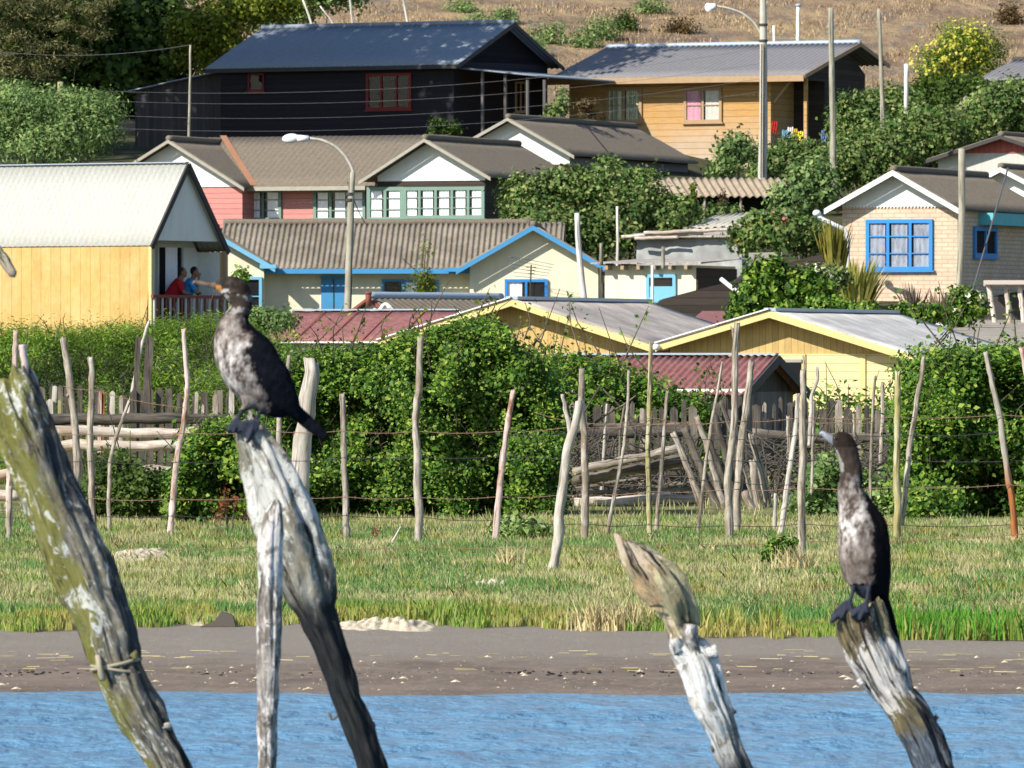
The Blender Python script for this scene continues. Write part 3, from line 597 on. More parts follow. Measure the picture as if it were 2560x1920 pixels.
for q in [(122,965,12,'postpale',15),(128,1000,18,'postpale',-4),(147,1000,7,'postyel',2),(247,980,9,'postpink',3),(254,978,8,'postrust',4),(278,978,14,'postpale',2),(300,990,10,'post',3),(480,980,9,'post',12),(505,1012,7,'postpale',2),(535,985,14,'post',3),(577,960,14,'postpale',2)]:
    mb=MB(); picket(mb,q[0],q[1],1200,q[2],79.6,q[4],.02); mb.build('picket',M[q[3]],co,False,world=True)
for lab,px,tp,wd,ln in (('tall narrow dark board standing in front of the feathery hedge',333,842,15,12),('tall wide dark board standing in front of the feathery hedge',356,843,22,18)):
    mb=MB(); picket(mb,px,tp,1200,wd,81.5,ln,0); tag(mb.build('board',M['postdark'],None),lab,'board')
# ---------------- right corral ----------------
rc=thing('picket_fence','long dark picket fence of uneven boards behind the leaning poles, right of the ivy hedge','fence',(4.4,84,gz(4.4,84)))
x=1345; k=0
while x<2225:
    w=rng.uniform(9,24); top=np.interp(x,[1345,1500,1600,1720,1800,1900,2000,2100,2225],[1018,1010,1020,1005,1000,1006,1008,1010,1012])+rng.normal()*6
    if not(1745<x<1772):
        mb=MB(); picket(mb,x+w/2,top,1290,w,84+.3*math.sin(x*.01),rng.normal()*4,.04); mb.build('picket',M['postdark' if rng.random()<.78 else ('railgrey' if rng.random()<.75 else 'post')],rc,False,world=True); k+=1
    x+=w+rng.uniform(3,11)
for i,(a,b,w,m) in enumerate([((1365,1088),(1725,1078),32,'postdark'),((1880,1085),(2225,1096),26,'railgrey'),((1390,1065),(1700,1060),8,'railgrey')]):
    mb=MB(); log_between(mb,a,b,w,83.2,i*3.1+20); mb.build('rail',M[m],rc,True,world=True)
fr=thing('fallen_rails','heap of grey boards and rails sloping up to the right inside the corral','fence rails',(2.2,80,gz(2.2,80)))
for i,(a,b,w) in enumerate([((1430,1178),(1700,1120),20),((1430,1201),(1712,1150),26),((1470,1233),(1750,1222),10),((1435,1257),(1756,1246),24),((1470,1284),(1715,1287),26),((1440,1222),(1600,1196),8),((1420,1245),(1480,1238),12),((1625,1222),(1740,1205),12)]):
    A,B=P(*a,80+.16*i),P(*b,80+.16*i); mb=MB(); mb.tube([A,(A+B)/2+(0,0,rng.normal()*.01),B],w*.55/250,8,i,.25,.01,step=.08,jag=.02); mb.build('rail',M['railgrey' if i%3 else 'rail' if i==3 else 'post'],fr,True,world=True)
lp=thing('leaning_pole_barrier','barrier of thick grey poles all leaning to the left in front of the dark pickets','fence',(3.2,78,gz(3.2,78)))
for i,(a,b,w) in enumerate([((1742,1040),(1815,1285),17),((1711,1069),(1806,1300),22),((1682,1082),(1750,1250),17),((1787,1034),(1838,1230),18),((1878,1085),(1930,1300),19),((1802,1003),(1845,1120),14),((1880,1150),(1905,1295),20),((1850,1170),(1880,1290),14),((1830,1060),(1875,1240),14),((1775,1180),(1820,1290),16),((1860,1230),(1896,1300),22),((1770,1090),(1825,1250),15)]):
    mb=MB(); stake(mb,[a,((a[0]+b[0])/2+rng.normal()*2,(a[1]+b[1])/2),b],w,78+.25*(i%5),i*5.1,under=.1,wob=.25); mb.build('pole',M['postdark' if i%4==3 else ('railgrey' if i%2 else 'post')],lp,True,world=True)
for i,(lab,pts,w,m) in enumerate([('short pale post in the grass behind the right bird, by the leaning poles',[(1971,1040),(1972,1145),(1970,1290)],13,'post'),
  ('squared dark post with a flat top against the pale yellow boards',[(2208,955),(2205,1080),(2200,1200),(2198,1290)],12,'post'),
  ('thin white stake standing among the dark pickets',[(1518,1010),(1513,1075),(1508,1150),(1500,1290)],8,'postpale'),
  ('thin grey stake leaning in front of the dark pickets',[(1562,1008),(1550,1080),(1545,1290)],7,'railgrey')]):
    mb=MB(); stake(mb,pts,w,81,i*3.3); tag(mb.build('stake',M[m],None,True),lab,'stake')
# ---------------- hedges near the fence ----------------
h1=hedge('ivy_hedge','big bright green ivy covered hedge behind the middle fence posts',[(650,935),(700,915),(760,905),(850,895),(900,895),(960,885),(1030,860),(1080,842),(1150,825),(1210,815),(1255,835),(1290,890),(1345,905),(1400,960)],74.5,2.0,.040,150000,L_iv,hole=.08,amp=.55,cs=.055)
h2=hedge('ivy_hedge','low green ivy hedge running behind the dark pickets to the red roof',[(1300,925),(1370,915),(1440,905),(1520,915),(1580,945),(1640,970),(1700,1000),(1760,1015),(1800,1025)],88,1.6,.055,24000,L_iv,hole=.15)
h3=hedge('feathery_hedge','soft feathery green hedge under the yellow sheeted wall',[(-500,860),(-250,835),(-60,840),(60,835),(150,832),(260,828),(340,830),(420,815),(520,805),(600,820),(680,865),(745,900)],94,2.0,.05,140000,L_cy,aspect=.28,amp=.65,freq=1.1,hole=.2,up=.9)
h4=hedge('leafy_hedge','dense dark green hedge at the right behind the leaning rusty post',[(2268,1000),(2290,940),(2330,910),(2400,895),(2470,900),(2560,892),(2640,880),(2750,885),(2900,892),(3000,930)],73.5,2.2,.046,165000,L_iv,amp=.65,hole=.04)
h5=hedge('low_bramble','low bramble bush left of the perched bird in front of the bleached rails',[(430,1160),(465,1105),(520,1075),(560,1068),(600,1075),(640,1110),(690,1180)],72,1.0,.045,30000,L_iv,cat='bush',cs=.05,hole=.12,amp=.45)
h6=hedge('low_bramble','low dark bramble bush under the bleached rails beside the mossy log',[(190,1220),(230,1160),(290,1150),(330,1190),(380,1210),(440,1200),(480,1230)],73,.9,.045,17000,L_dk,cat='bush',cs=.06,hole=.05)
hedge('low_bramble','straggling dark bush between the right bird and the lichened post',[(2010,1190),(2060,1150),(2120,1180),(2180,1230),(2262,1210)],75,.7,.06,9000,L_ol,cat='bush')
hedge('sapling_thicket','loose green saplings in front of the pale yellow boards',[(2015,1040),(2060,1000),(2120,1005),(2180,1020),(2240,1000),(2290,960)],92,1.0,.06,3600,L_iv,cat='bush',cs=.1,hole=.0)
sprigs(h1,[(860,870,.35),(880,868,.45),(700,885,.25),(1190,800,.3),(960,850,.25),(1310,850,.35),(780,868,.3),(1220,795,.2),(650,900,.3),(1020,830,.25)],74.8,L_yg,.045)
sprigs(h2,[(1400,885,.5),(1450,880,.6),(1500,885,.7),(1560,900,.6),(1330,870,.4),(1620,930,.5)],88.2,L_iv,.05)
sprigs(h4,[(2310,885,.3),(2340,870,.4),(2360,870,.55),(2395,865,.6),(2430,868,.3),(2490,865,.35),(2540,860,.5)],74,L_iv,.05,nl=18)
wd=bush('broadleaf_weed','pale green leafy weed patch by the pinkish pointed post','weed',[(1290,1330,50,28),(1330,1340,50,20),(1260,1345,30,15)],66,.05,2600,L_ls,cs=.04,depth=.8,stemmat='bark',shell=.3)
bush('red_dock','rusty red dock stalks at the foot of the low bramble','weed',[(560,1250,7,45),(590,1265,5,38),(545,1290,8,22),(615,1290,8,22)],68,.025,420,L_rd,cs=.02,shell=.5)
bush('red_dock','small rusty dock stalk at the foot of the ivy hedge','weed',[(935,1320,8,22)],66,.025,260,L_rd,cs=.02)
bush('grass_clump','dark green clump beside the straight forward post','weed',[(1955,1375,26,22),(1935,1385,18,14)],57.5,.035,1400,L_iv,cs=.03)
# dry tufts
def tuft(lab,px,py,Y,n,L,sp,mat,nm='dry_tuft'):
    p=P(px,py,Y); z=gz(p[0],Y); Pt=np.stack([p[0]+rng.normal(size=n)*sp,Y+rng.normal(size=n)*sp,np.full(n,z)],1); V,F=blades(Pt,L,.008,.45); 
    o=MB().add(V,F.tolist()).build(nm,mat); return tag(o,lab,'grass tuft')
tuft('pale straw tuft at the edge of the meadow left of the chunky log head',1520,1580,44.4,260,.15,.09,L_dr)
tuft('small straw tuft beneath the chunky log head',1600,1572,44.6,160,.14,.06,L_dr)
tuft('straw tuft beside the forward straight post',1985,1440,56,200,.16,.07,L_dr)
tuft('dry pale stalks in the middle of the meadow',1268,1440,58,90,.14,.05,L_dr)
# debris
def rag(lab,pts,Y,w,h,mat,nm='debris_mat',seed=0,cat='dried algae',lift=.03):
    mb=MB(); q=[P(a,b,Y) for a,b in pts]
    x0,x1=q[0][0],q[-1][0]; nx=int((x1-x0)/.009)+2; ny=26; V=[]
    for j in range(ny):
        for i in range(nx):
            x=x0+(x1-x0)*i/(nx-1); y=Y+(j/(ny-1)-.5)*w+.2*noise.noise((x*3,seed,0)); z=gz(x,y)+h*max(-.3,(.5*noise.noise((x*4,y*3,seed))+.75*noise.noise((x*28,y*6,seed))+.28))*(abs(math.sin(math.pi*j/(ny-1)))**.5)*(abs(math.sin(math.pi*i/(nx-1)))**.4)
            tp=(abs(math.sin(math.pi*j/(ny-1)))**.6)*(abs(math.sin(math.pi*i/(nx-1)))**.35); V.append((x,y,gz(x,y)-.03+(z-gz(x,y)+lift+.03)*tp+.02*noise.noise((x*9,y*3,2))))
    F=[(j*nx+i,j*nx+i+1,(j+1)*nx+i+1,(j+1)*nx+i) for j in range(ny-1) for i in range(nx-1)]
    m=len(V); V+= [(a,b,z-.025) for a,b,z in V]; F+=[tuple(m+k for k in f[::-1]) for f in F]
    return tag(mb.add(V,F).build(nm,M[mat] if isinstance(mat,str) else mat,None,False),lab,cat)
M['algae']=m_plain('bleached_algae',c(232,216,188,.85),.95,.35,12,.6,c(170,150,115,.8),.7)
rag('long bleached white heap of dried algae at the meadow edge right of the dark log',[(838,1545),(1095,1545)],45.0,1.5,.034,'algae',seed=1)
rag('bleached algae patch at the meadow edge left of the thin stake',[(470,1540),(640,1540)],45.6,.8,.05,'algae',seed=2)
rag('bleached algae patch beyond the mossy log at the water side',[(75,1545),(150,1545)],45.2,.2,.07,'algae',seed=3)
rag('bleached algae spread on the grass right of the mossy log',[(265,1395),(440,1395)],60,3.0,.035,'algae',seed=4,lift=.065)
rag('small bleached patch in the grass before the forked post',[(1170,1470),(1280,1465)],52.5,.6,.1,'algae',seed=5)
mb=MB(); q=P(545,1553,45); mb.prism([(-.10,0),(.1,0),(.085,.06),(.02,.085),(-.02,.03)],-.05,.06); o=mb.build('charred_wood',M['postdark']); o.location=(q[0]+.0,45,gz(q[0],45)+.0); tag(o,'small charred wood block lying on the meadow edge','wood block')
# shells and straw on the mud: uncountable
n_=230; ys=41.8-3.4*rng.random(n_)**.8; xs=(rng.random(n_)*2-1)*ys*.075; mb=MB()
for x,y in zip(xs,ys):
    r=.0025+.011*rng.random()**5; z=gz(x,y); a=rng.random()*3.1
    l=1+rng.random()*1.5; V=[(x-r*l,y,z+.006),(x,y-r,z+.008),(x+r*l,y,z+.006),(x,y+r,z+.006),(x,y,z+.01+r*.7)]; mb.add(V,[(0,1,4),(1,2,4),(2,3,4),(3,0,4)])
tag(mb.build('beach_debris',M['algae']),kind='stuff')
mb=MB()
for i in range(90):
    y=rng.choice([41.3,41.6,42.0,40.3])+rng.normal()*.12; x=(rng.random()*2-1)*y*.075; z=gz(x,y)+.008; L=rng.uniform(.015,.06); d=np.array([L,rng.normal()*L*.3,0]); mb.tube([np.array([x,y,z])-d,np.array([x,y,z])+d],.002,4,0,0,0,ref=(0,0,1))
tag(mb.build('straw_litter',L_dr),kind='stuff')
mb=MB()
for i in range(260):
    y=40.1+rng.normal()*.1+ (0 if i<260 else rng.uniform(-1.,2.5)); x=(rng.random()*2-1)*y*.075; z=gz(x,y); mb.ball((x,y,z),(rng.uniform(.003,.014),rng.uniform(.004,.016),rng.uniform(.002,.007)),6,4)
tag(mb.build('mud_clods',M['dark']),kind='stuff')
# ---------------- buildings ----------------
class House:
    def __init__(s,name,label,cat,px,Y,deg,group=None):
        s.o=P(px,HY,Y); s.th=R(deg); s.U=np.array([math.cos(s.th),-math.sin(s.th),0]); s.Vv=np.array([math.sin(s.th),math.cos(s.th),0])
        s.z0=gz(s.o[0],Y); s.e=thing(name,label,cat,(s.o[0],Y,s.z0),-s.th,group)
        s.g=s.z0-.4
    def at(s,px,py,v=0):
        d=np.array([(px-1280)/FP,1,(HY-py)/FP]); C=np.array([0,0,CZ]); t=(v-np.dot(C-s.o,s.Vv))/np.dot(d,s.Vv); q=C+d*t
        return np.dot(q-s.o,s.U),q[2]-s.z0
    def atu(s,px,py,u):
        d=np.array([(px-1280)/FP,1,(HY-py)/FP]); C=np.array([0,0,CZ]); t=(u-np.dot(C-s.o,s.U))/np.dot(d,s.U); q=C+d*t
        return np.dot(q-s.o,s.Vv),q[2]-s.z0
def gable_v(H,pk,el,er,depth,oh=.4,so=.3,roof='rfbrown',wall='cream',trim='white',tw=.16,per=.18,amp=.02,cap='rfbrown',upper=None,wy=None,base=-.6,v0=0,thick=.03,trimt=.04,fasc=None,wl=None,wrr=None):
    uP,wP=H.at(*pk,v=v0-oh); uL,wL=H.at(*el,v=v0-oh); uR,wR=H.at(*er,v=v0-oh)
    mb=MB(); a,b=v0-oh,v0+depth
    mb.slope((uL,a,wL),(uL,b,wL),(uP,b,wP),(uP,a,wP),per,amp,thick); mb.slope((uR,a,wR),(uR,b,wR),(uP,b,wP),(uP,a,wP),per,amp,thick)
    mb.build('roof',M[roof],H.e,True)
    if cap:
        mb=MB(); mb.tube([(uP,a-.03,wP+.02),(uP,b,wP+.02)],.085,8,1,.03,ref=(1,0,0)); mb.build('ridge_cap',M[cap],H.e,True)
    sl=(wP-wL)/(uP-uL); sr=(wP-wR)/(uR-uP); th=.05
    ul,ur=uL+so,uR-so
    if wl: ul=H.at(wl,500,v=v0)[0]
    if wrr: ur=H.at(wrr,500,v=v0)[0]
    top=lambda u:(wP-(uP-u)*sl if u<uP else wP-(u-uP)*sr)-th-.02
    ws=None
    if upper:
        ws=H.at(0,wy,v=v0)[1]
        poly=[(ul,ws),(ul,top(ul)),(uP,top(uP)),(ur,top(ur)),(ur,ws)]
        if ws>=top(ul): poly=[(uP-(wP-.07-ws)/sl,ws),(uP,top(uP)),(uP+(wP-.07-ws)/sr,ws)]
        MB().prism(poly,v0-.03,v0+.02).build('gable',M[upper],H.e)
    poly=[(ul,base),(ul,top(ul)),(uP,top(uP)),(ur,top(ur)),(ur,base)]
    MB().prism(poly,v0,v0+depth-.2).build('wall',M[wall],H.e)
    for (u1,w1) in ((uL,wL),(uR,wR)):
        mb=MB(); A=np.array([u1,a-.01,w1-tw*.45-.02]);B=np.array([uP,a-.01,wP-tw*.45-.02]); mb.beam(A,B+(B-A)/np.linalg.norm(B-A)*.01,trimt,tw,up=(0,0,1)) if False else None
        d=(B-A); mb=MB(); hw=tw/2
        V=[(A[0],a-.02-trimt,A[2]-hw),(B[0],a-.02-trimt,B[2]-hw),(B[0],a-.02-trimt,B[2]+hw),(A[0],a-.02-trimt,A[2]+hw)]
        V+=[(x,a-.02,z) for x,y,z in V]; mb.add(V,[(0,1,2,3),(7,6,5,4),(0,4,5,1),(1,5,6,2),(2,6,7,3),(3,7,4,0)]); mb.build('bargeboard',M[trim],H.e)
    if fasc:
        mb=MB(); mb.box(uR-.03,uR,a+.02,b,wR-.14,wR-.02); mb.build('fascia',M[fasc],H.e)
    return dict(uL=uL,uR=uR,uP=uP,wP=wP,wL=wL,wR=wR,ul=ul,ur=ur,top=top)
def gable_u(H,el,er,rr,ve=-.4,oo=.5,oh=.4,roof='rfgrey',wall='ochre',fasc='browntrim',fh=.16,base=-.6,per=.18,amp=.02,walls=None,cap='rfgrey',thick=.03,back=None,gablew=None):
    uL,wE=H.at(*el,v=ve); uR,wE=H.at(*er,v=ve); vr,wr=H.atu(*rr,u=uR); vb=2*vr-ve if back is None else back; wb=wr-(wr-wE)*(vb-vr)/(vr-ve)
    mb=MB(); mb.slope((uL,ve,wE),(uR,ve,wE),(uR,vr,wr),(uL,vr,wr),per,amp,thick); mb.slope((uL,vb,wb),(uR,vb,wb),(uR,vr,wr),(uL,vr,wr),per,amp,thick); mb.build('roof',M[roof],H.e,True)
    if cap: MB().tube([(uL-.02,vr,wr+.01),(uR+.02,vr,wr+.01)],.08,8,1,.03,ref=(0,1,0)).build('ridge_cap',M[cap],H.e,True)
    if fasc: MB().box(uL,uR,ve-.045,ve-.005,wE-fh-.01,wE-.012).build('fascia',M[fasc],H.e)
    a,b=walls or (uL+oo,uR-oo)
    k=(wr-wE)/(vr-ve); v1=ve+oh; v2=vb-oh
    poly=[(v1,base),(v1,wE+k*(v1-ve)-.07),(vr,wr-.07),(v2,wb+k*(vb-v2)-.07),(v2,base)]
    MB().prism(poly,a,b,'vw').build('wall',M[wall],H.e)
    if gablew: 
        MB().prism([(v1,wE+k*(v1-ve)-.07),(vr,wr-.07),(v2,wb+k*(vb-v2)-.07)],uR-oo-.03,uR-oo,'vw').build('gable',M[gablew],H.e)
    for (va,wa) in ((ve,wE),(vb,wb)):
        MB().beam((uR+.02,va,wa-.06),(uR+.02,vr,wr-.06),.03,.12).build('bargeboard',M[fasc or 'darktrim'],H.e)
    return dict(uL=uL,uR=uR,wE=wE,vr=vr,wr=wr,v1=v1,v2=v2,vb=vb,k=k,a=a,b=b)
def window(H,x0,y0,x1,y1,v,frame='blue',nx=2,ny=1,cur=None,fw=.06,side=None,nm='window',bars=.025,sill=True,curx=(0,1)):
    if side is None: (u0,w1),(u1,w0)=H.at(x0,y0,v),H.at(x1,y1,v); mp=lambda u,w,d:(u,v-d,w)
    else: (u0,w1),(u1,w0)=H.atu(x0,y0,side),H.atu(x1,y1,side); mp=lambda u,w,d:(side+d,u,w)
    def bx(mb,a,b,d0,d1,e,f):
        p,q=mp(a,e,d0),mp(b,f,d1); lo=np.minimum(p,q);hi=np.maximum(p,q); mb.box(lo[0],hi[0],lo[1],hi[1],lo[2],hi[2])
    mb=MB(); bx(mb,u0,u1,.012,.07,w1-fw,w1);bx(mb,u0,u1,.012,.07,w0,w0+fw);bx(mb,u0,u0+fw,.012,.068,w0+fw,w1-fw);bx(mb,u1-fw,u1,.012,.068,w0+fw,w1-fw)
    for i in range(1,nx): m=u0+(u1-u0)*i/nx; bx(mb,m-fw*.4,m+fw*.4,.012,.066,w0+fw,w1-fw)
    o=mb.build(nm,M[frame],H.e)
    if sill:
        mb=MB(); bx(mb,u0-.05,u1+.05,.0,.1,w0-.04,w0-.002); mb.build('sill',M[frame],o)
    if ny>1:
        mb=MB()
        for j in range(1,ny): m=w0+(w1-w0)*j/ny; bx(mb,u0+fw,u1-fw,.03,.055,m-bars/2,m+bars/2)
        mb.build('glazing_bar',M[frame],o)
    mb=MB(); bx(mb,u0+fw*.9,u1-fw*.9,.004,.008,w0+fw*.9,w1-fw*.9); mb.build('room_interior',M['dark'],o)
    if cur:
        for i in range(nx):
            a=u0+(u1-u0)*i/nx+fw*.9; b=u0+(u1-u0)*(i+1)/nx-fw*.9; cc=cur[i%len(cur)] if isinstance(cur,(list,tuple)) else cur
            if not cc: continue
            mb=MB(); N=28; V=[];lx=a+(b-a)*curx[0]; rx=a+(b-a)*curx[1]
            for j in range(2):
                for k in range(N+1):
                    t=k/N; V.append(mp(lx+(rx-lx)*t,(w1-fw,w0+fw)[j],.017+.006*math.sin(t*19+i)))
            V+=[(V[q][0]+(-.003 if side is not None else 0),V[q][1]+(.003 if side is None else 0),V[q][2]) for q in range(len(V))]
            m=2*(N+1); F=[(k,k+1,k+2+N,k+1+N) for k in range(N)]+[(k+m+1,k+m,k+1+N+m,k+2+N+m) for k in range(N)]
            mb.add(V,F); mb.build('curtain',M[cc],o,True)
    mb=MB(); bx(mb,u0+fw*.9,u1-fw*.9,.028,.032,w0+fw*.9,w1-fw*.9); mb.build('pane',M['glass'],o)
    return o
def rect(H,name,x0,y0,x1,y1,v,d,mat,par=None):
    (u0,w1),(u1,w0)=H.at(x0,y0,v),H.at(x1,y1,v); return MB().box(min(u0,u1),max(u0,u1),v-d,v-.003,min(w0,w1),max(w0,w1)).build(name,M[mat],par or H.e)
M['greyblind']=m_plain('grey_blue_blind',c(168,176,190,.85),.9,.15,4,.1,(.05,.06,.07,1),.8)
# brick material
n=NT('brick_wall',.9,.1); v=n.coord(); s_=n.n('SeparateXYZ'); n.l(v,s_.inputs[0]); cb=n.n('CombineXYZ'); n.l(n.math('ADD',s_.outputs[0],s_.outputs[1]),cb.inputs[0]); n.l(s_.outputs[2],cb.inputs[1])
bt=n.n('TexBrick',Scale=1.0); n.l(cb.outputs[0],bt.inputs['Vector']); bt.inputs['Brick Width'].default_value=.30; bt.inputs['Row Height'].default_value=.10; bt.inputs['Mortar Size'].default_value=.012
bt.inputs['Color1'].default_value=c(232,206,180,.86); bt.inputs['Color2'].default_value=c(220,190,164,.86); bt.inputs['Mortar'].default_value=c(196,176,154,.82); bt.inputs['Bias'].default_value=-.2
k=n.mix(.6,bt.outputs[0],n.mix(1.0,bt.outputs[0],n.ramp(n.noise(v,2.2,9,.75),[(.3,(.7,.68,.66,1)),(.65,(1.12,1.12,1.12,1))]),'MULTIPLY')); n.bump(bt.outputs['Fac'],-.4,.01); M['brick']=n.out(k)
M['striped']=m_boards('striped_curtain',c(225,225,190,.8),.07,True,.5,.2,None,.9,None,.4,c(90,140,105,.8))
# --- A-frame house with balcony (left) ---
H=House('a_frame_house','house with steep white roof, yellow sheeted side and shaded balcony gable','house',375,185,32)
uR,wE=H.at(378,613); uL,_=H.at(-160,611); vr,wr=H.atu(470,407,uR); vb,wb=H.atu(570,647,uR)
mb=MB(); mb.slope((uL,0,wE),(uR,0,wE),(uR,vr,wr),(uL,vr,wr),.16,.01,.03,3); mb.slope((uL,vb,wE-.1),(uR,vb,wE-.1),(uR,vr,wr),(uL,vr,wr),.16,.01,.03,3); mb.build('roof',M['rfwhite'],H.e,True)
for i,py in enumerate((470,545)): pass
MB().box(uL,uR,vr-.09,vr+.06,wr,wr+.025).build('ridge_cap',M['metalcap'],H.e)
for (va,wa) in ((0,wE),(vb,wE-.1)): MB().beam((uR+.02,va,wa-.05),(uR+.02,vr,wr-.05),.05,.13).build('bargeboard',M['darktrim'],H.e)
base=-1.2; ub,_=H.at(352,830)
MB().prism([(uL,wE-.03),(uR-.02,wE-.03),(ub,base),(uL,base)],.03,.1).build('side_wall',M['ywall'],H.e)
MB().prism([(uL,wE-.12),(uR-.02,wE-.12),(uR-.02,base),(uL,base)],vb-.1,vb-.03).build('side_wall',M['ywall'],H.e)
U1=uR-.78
MB().prism([(.11,base),(.11,wE-.05),(vr,wr-.1),(vb-.11,wE-.15),(vb-.11,base)],uL+.1,U1,'vw').build('gable_wall',M['white'],H.e)
k_=(wr-wE)/vr; wU=wE+.12; MB().prism([((wU-wE)/k_+.09,wU),(vr,wr-.09),(vb-(wU-wE+.1)/k_-.09,wU)],uR-.14,uR-.1,'vw').build('gable',M['white'],H.e)
MB().box(U1,uR-.14,.2,vb-.2,wU,wU+.04).build('balcony_ceiling',M['greywhite'],H.e)
MB().box(U1,uR-.15,vb-.14,vb-.105,base,wE-.13).build('side_lining',M['white'],H.e)
MB().box(U1,uR-.15,.105,.14,base,wE-.05).build('side_lining',M['greywhite'],H.e)
vd0,wd1=H.atu(392,618,U1); vd1,wd0=H.atu(450,733,U1)
d=MB().box(U1+.005,U1+.03,vd0,vd1,-1,wd1).build('doorway',M['dark'],H.e)
mb=MB(); 
for a,b in ((vd0-.06,vd0),(vd1,vd1+.06)): mb.box(U1+.005,U1+.07,a,b,-1,wd1)
mb.box(U1+.005,U1+.072,vd0-.06,vd1+.06,wd1,wd1+.08); mb.build('door_frame',M['greywhite'],d)
mb=MB(); N=30; V=[(U1+.05+.015*math.sin(t*1.9),vd0+.3*(vd1-vd0)+t/N*(vd1-vd0)*.5,w_) for w_ in (wd1,-1) for t in range(N+1)]; V+=[(a-.006,b,q) for a,b,q in V]; mm=2*(N+1)
mb.add(V,[(k_,k_+1,k_+2+N,k_+1+N) for k_ in range(N)]+[(k_+mm+1,k_+mm,k_+1+N+mm,k_+2+N+mm) for k_ in range(N)]); mb.build('curtain',M['curtain'],d,True)
a_,b_=H.atu(470,600,U1)
MB().box(U1+.003,U1+.05,.3,vb-.3,wE-.02,wE+.04).build('cornice',M['greywhite'],H.e)
MB().box(U1,uR+.05,.11,vb-.11,-.95,-.85).build('balcony_floor',M['darkboard'],H.e)
rail=thing('railing',None,None); rail.parent=H.e; H.z0
_,wrl=H.atu(450,742,uR+.04)
for k_ in ('label','category'): 
    if k_ in rail: del rail[k_]
MB().box(uR,uR+.07,-.02,vb,wrl-.03,wrl+.04).build('handrail',M['redframe'] if False else M['redbrown'],rail)
i=0; vv=.06
while vv<vb:
    MB().box(uR+.015,uR+.05,vv,vv+.055,wrl-.85,wrl-.03).build('baluster',M['redbrown' if i%2 else 'greywhite'],rail); vv+=.16;i+=1
MB().box(uR-.08,uR+.02,vb-.13,vb-.03,-1,wE-.1).build('corner_post',M['browntrim'],H.e)
MB().box(uR-.09,uR-.01,.02,.12,-1,wE-.03).build('corner_post',M['yellowtrim'],H.e)
HA=(H,U1,uR,vb,wrl)
# wall lamp bracket on the gable wall
v_,w_=H.atu(505,625,U1); mb=MB(); mb.tube([(U1,v_,w_),(U1+.25,v_,w_+.03),(U1+.3,v_+.1,w_-.15)],.02,6,0,0,ref=(0,1,.1)); mb.ball((U1+.3,v_+.1,w_-.2),(.06,.06,.08)); mb.build('wall_bracket',M['darktrim'],H.e,True)
# --- cream house ---
H=House('cream_house','cream house with bright blue trim and ribbed brown roof between two front gables','house',1140,196,2)
D=dict(roof='rfcorr',per=.19,amp=.035,cap='rfbrown',thick=.05)
uA,wA=H.at(640,670,v=.1); uB,_=H.at(1200,670,v=.1); wr=H.at(900,556,v=3)[1]
mb=MB(); mb.slope((uA-1,.1,wA),(uB+2,.1,wA),(uB+2,3,wr),(uA-1,3,wr),.135,.03,.05,8); mb.slope((uA-1,5.9,wA),(uB+2,5.9,wA),(uB+2,3,wr),(uA-1,3,wr),.17,.02,.05,3); mb.build('roof',M['rfcorr'],H.e,True)
MB().tube([(uA-1,3,wr+.0),(uB+1.2,3,wr+.0)],.09,8,3,.05,.02).build('ridge_cap',M['rfbrown'],H.e,True)
MB().box(uA-.3,uB-.2,.04,.08,wA-.14,wA-.02).build('fascia',M['blue'],H.e)
MB().box(uA-1,uB+1,.55,5.5,-1,wA-.02).build('wall',M['cream'],H.e)
gA=gable_v(H,(503,560),(318,667),(688,667),5,oh=.35,so=.3,wall='cream',trim='lightblue',tw=.12,roof='rfcorr',amp=.02,base=-1)
gB=gable_v(H,(1333,562),(1140,673),(1527,673),5,oh=.38,so=.32,wall='cream',trim='blue',tw=.12,roof='rfcorr',amp=.02,base=-1)
for e in ((672,664,'lightblue'),(1138,672,'blue')):
    u_,w_=H.at(e[0],e[1],v=-.4); MB().box(u_-.22,u_+.18,-.42,.0,w_-.07,w_+.03).build('eave_return',M[e[2]],H.e)
window(H,600,692,655,790,0,'lightblue',1,2,None,.07)
d=rect(H,'door',803,696,865,790,.55,.05,'blue')
(u0,w1),(u1,w0)=H.at(803,696,.5),H.at(865,790,.5)
MB().box(u0-.02,u1+.02,.46,.52,w1,w1+.06).build('door_frame',M['blue'],d); MB().box((u0+u1)/2-.012,(u0+u1)/2+.012,.485,.5,w0,w1-.02).build('door_groove',M['darktrim'],d)
window(H,955,698,1010,745,.55,'blue',1,1,None,.06); window(H,1008,700,1098,745,.55,'blue',2,1,['curtain',None],.06)
window(H,1262,698,1369,760,0,'bluef',2,1,['curtain',None],.07,curx=(0,.9))
# --- tv antenna ---
mb=MB(); a=P(1324,780,194.5); b=P(1328,662,194.5); mb.tube([a,b],.018,6,0,0,0)
for i,q in enumerate((668,676,684)): 
    m_=P(1328,q,194.5); mb.tube([m_-(.12-.02*i,.0,0),m_+(.12-.02*i,0,0)],.009,4,0,0,0,ref=(0,0,1))
mb.tube([P(1328,672,194.5)-(.02,.3,0),P(1328,672,194.5)+(.0,.3,0)],.012,4,0,0,0,ref=(0,0,1))
tag(mb.build('antenna',M['darktrim'],None,True),'spindly tv antenna on a pole in front of the right cream gable','antenna')
mb=MB()
for i in range(6): a=P(1275+i*2,640+i*10,195.2); b=P(1385-i*4,662+i*7,195.2); mb.tube([a,b],.006,4,0,0,0)
mb.tube([P(1271,652,195.2),P(1273,640,195.2),P(1300,650,195.2)],.012,4,0,0,0)
tag(mb.build('clothes_line',M['cable'],None,True),'thin wires of a clothes line before the right cream gable','clothes line')
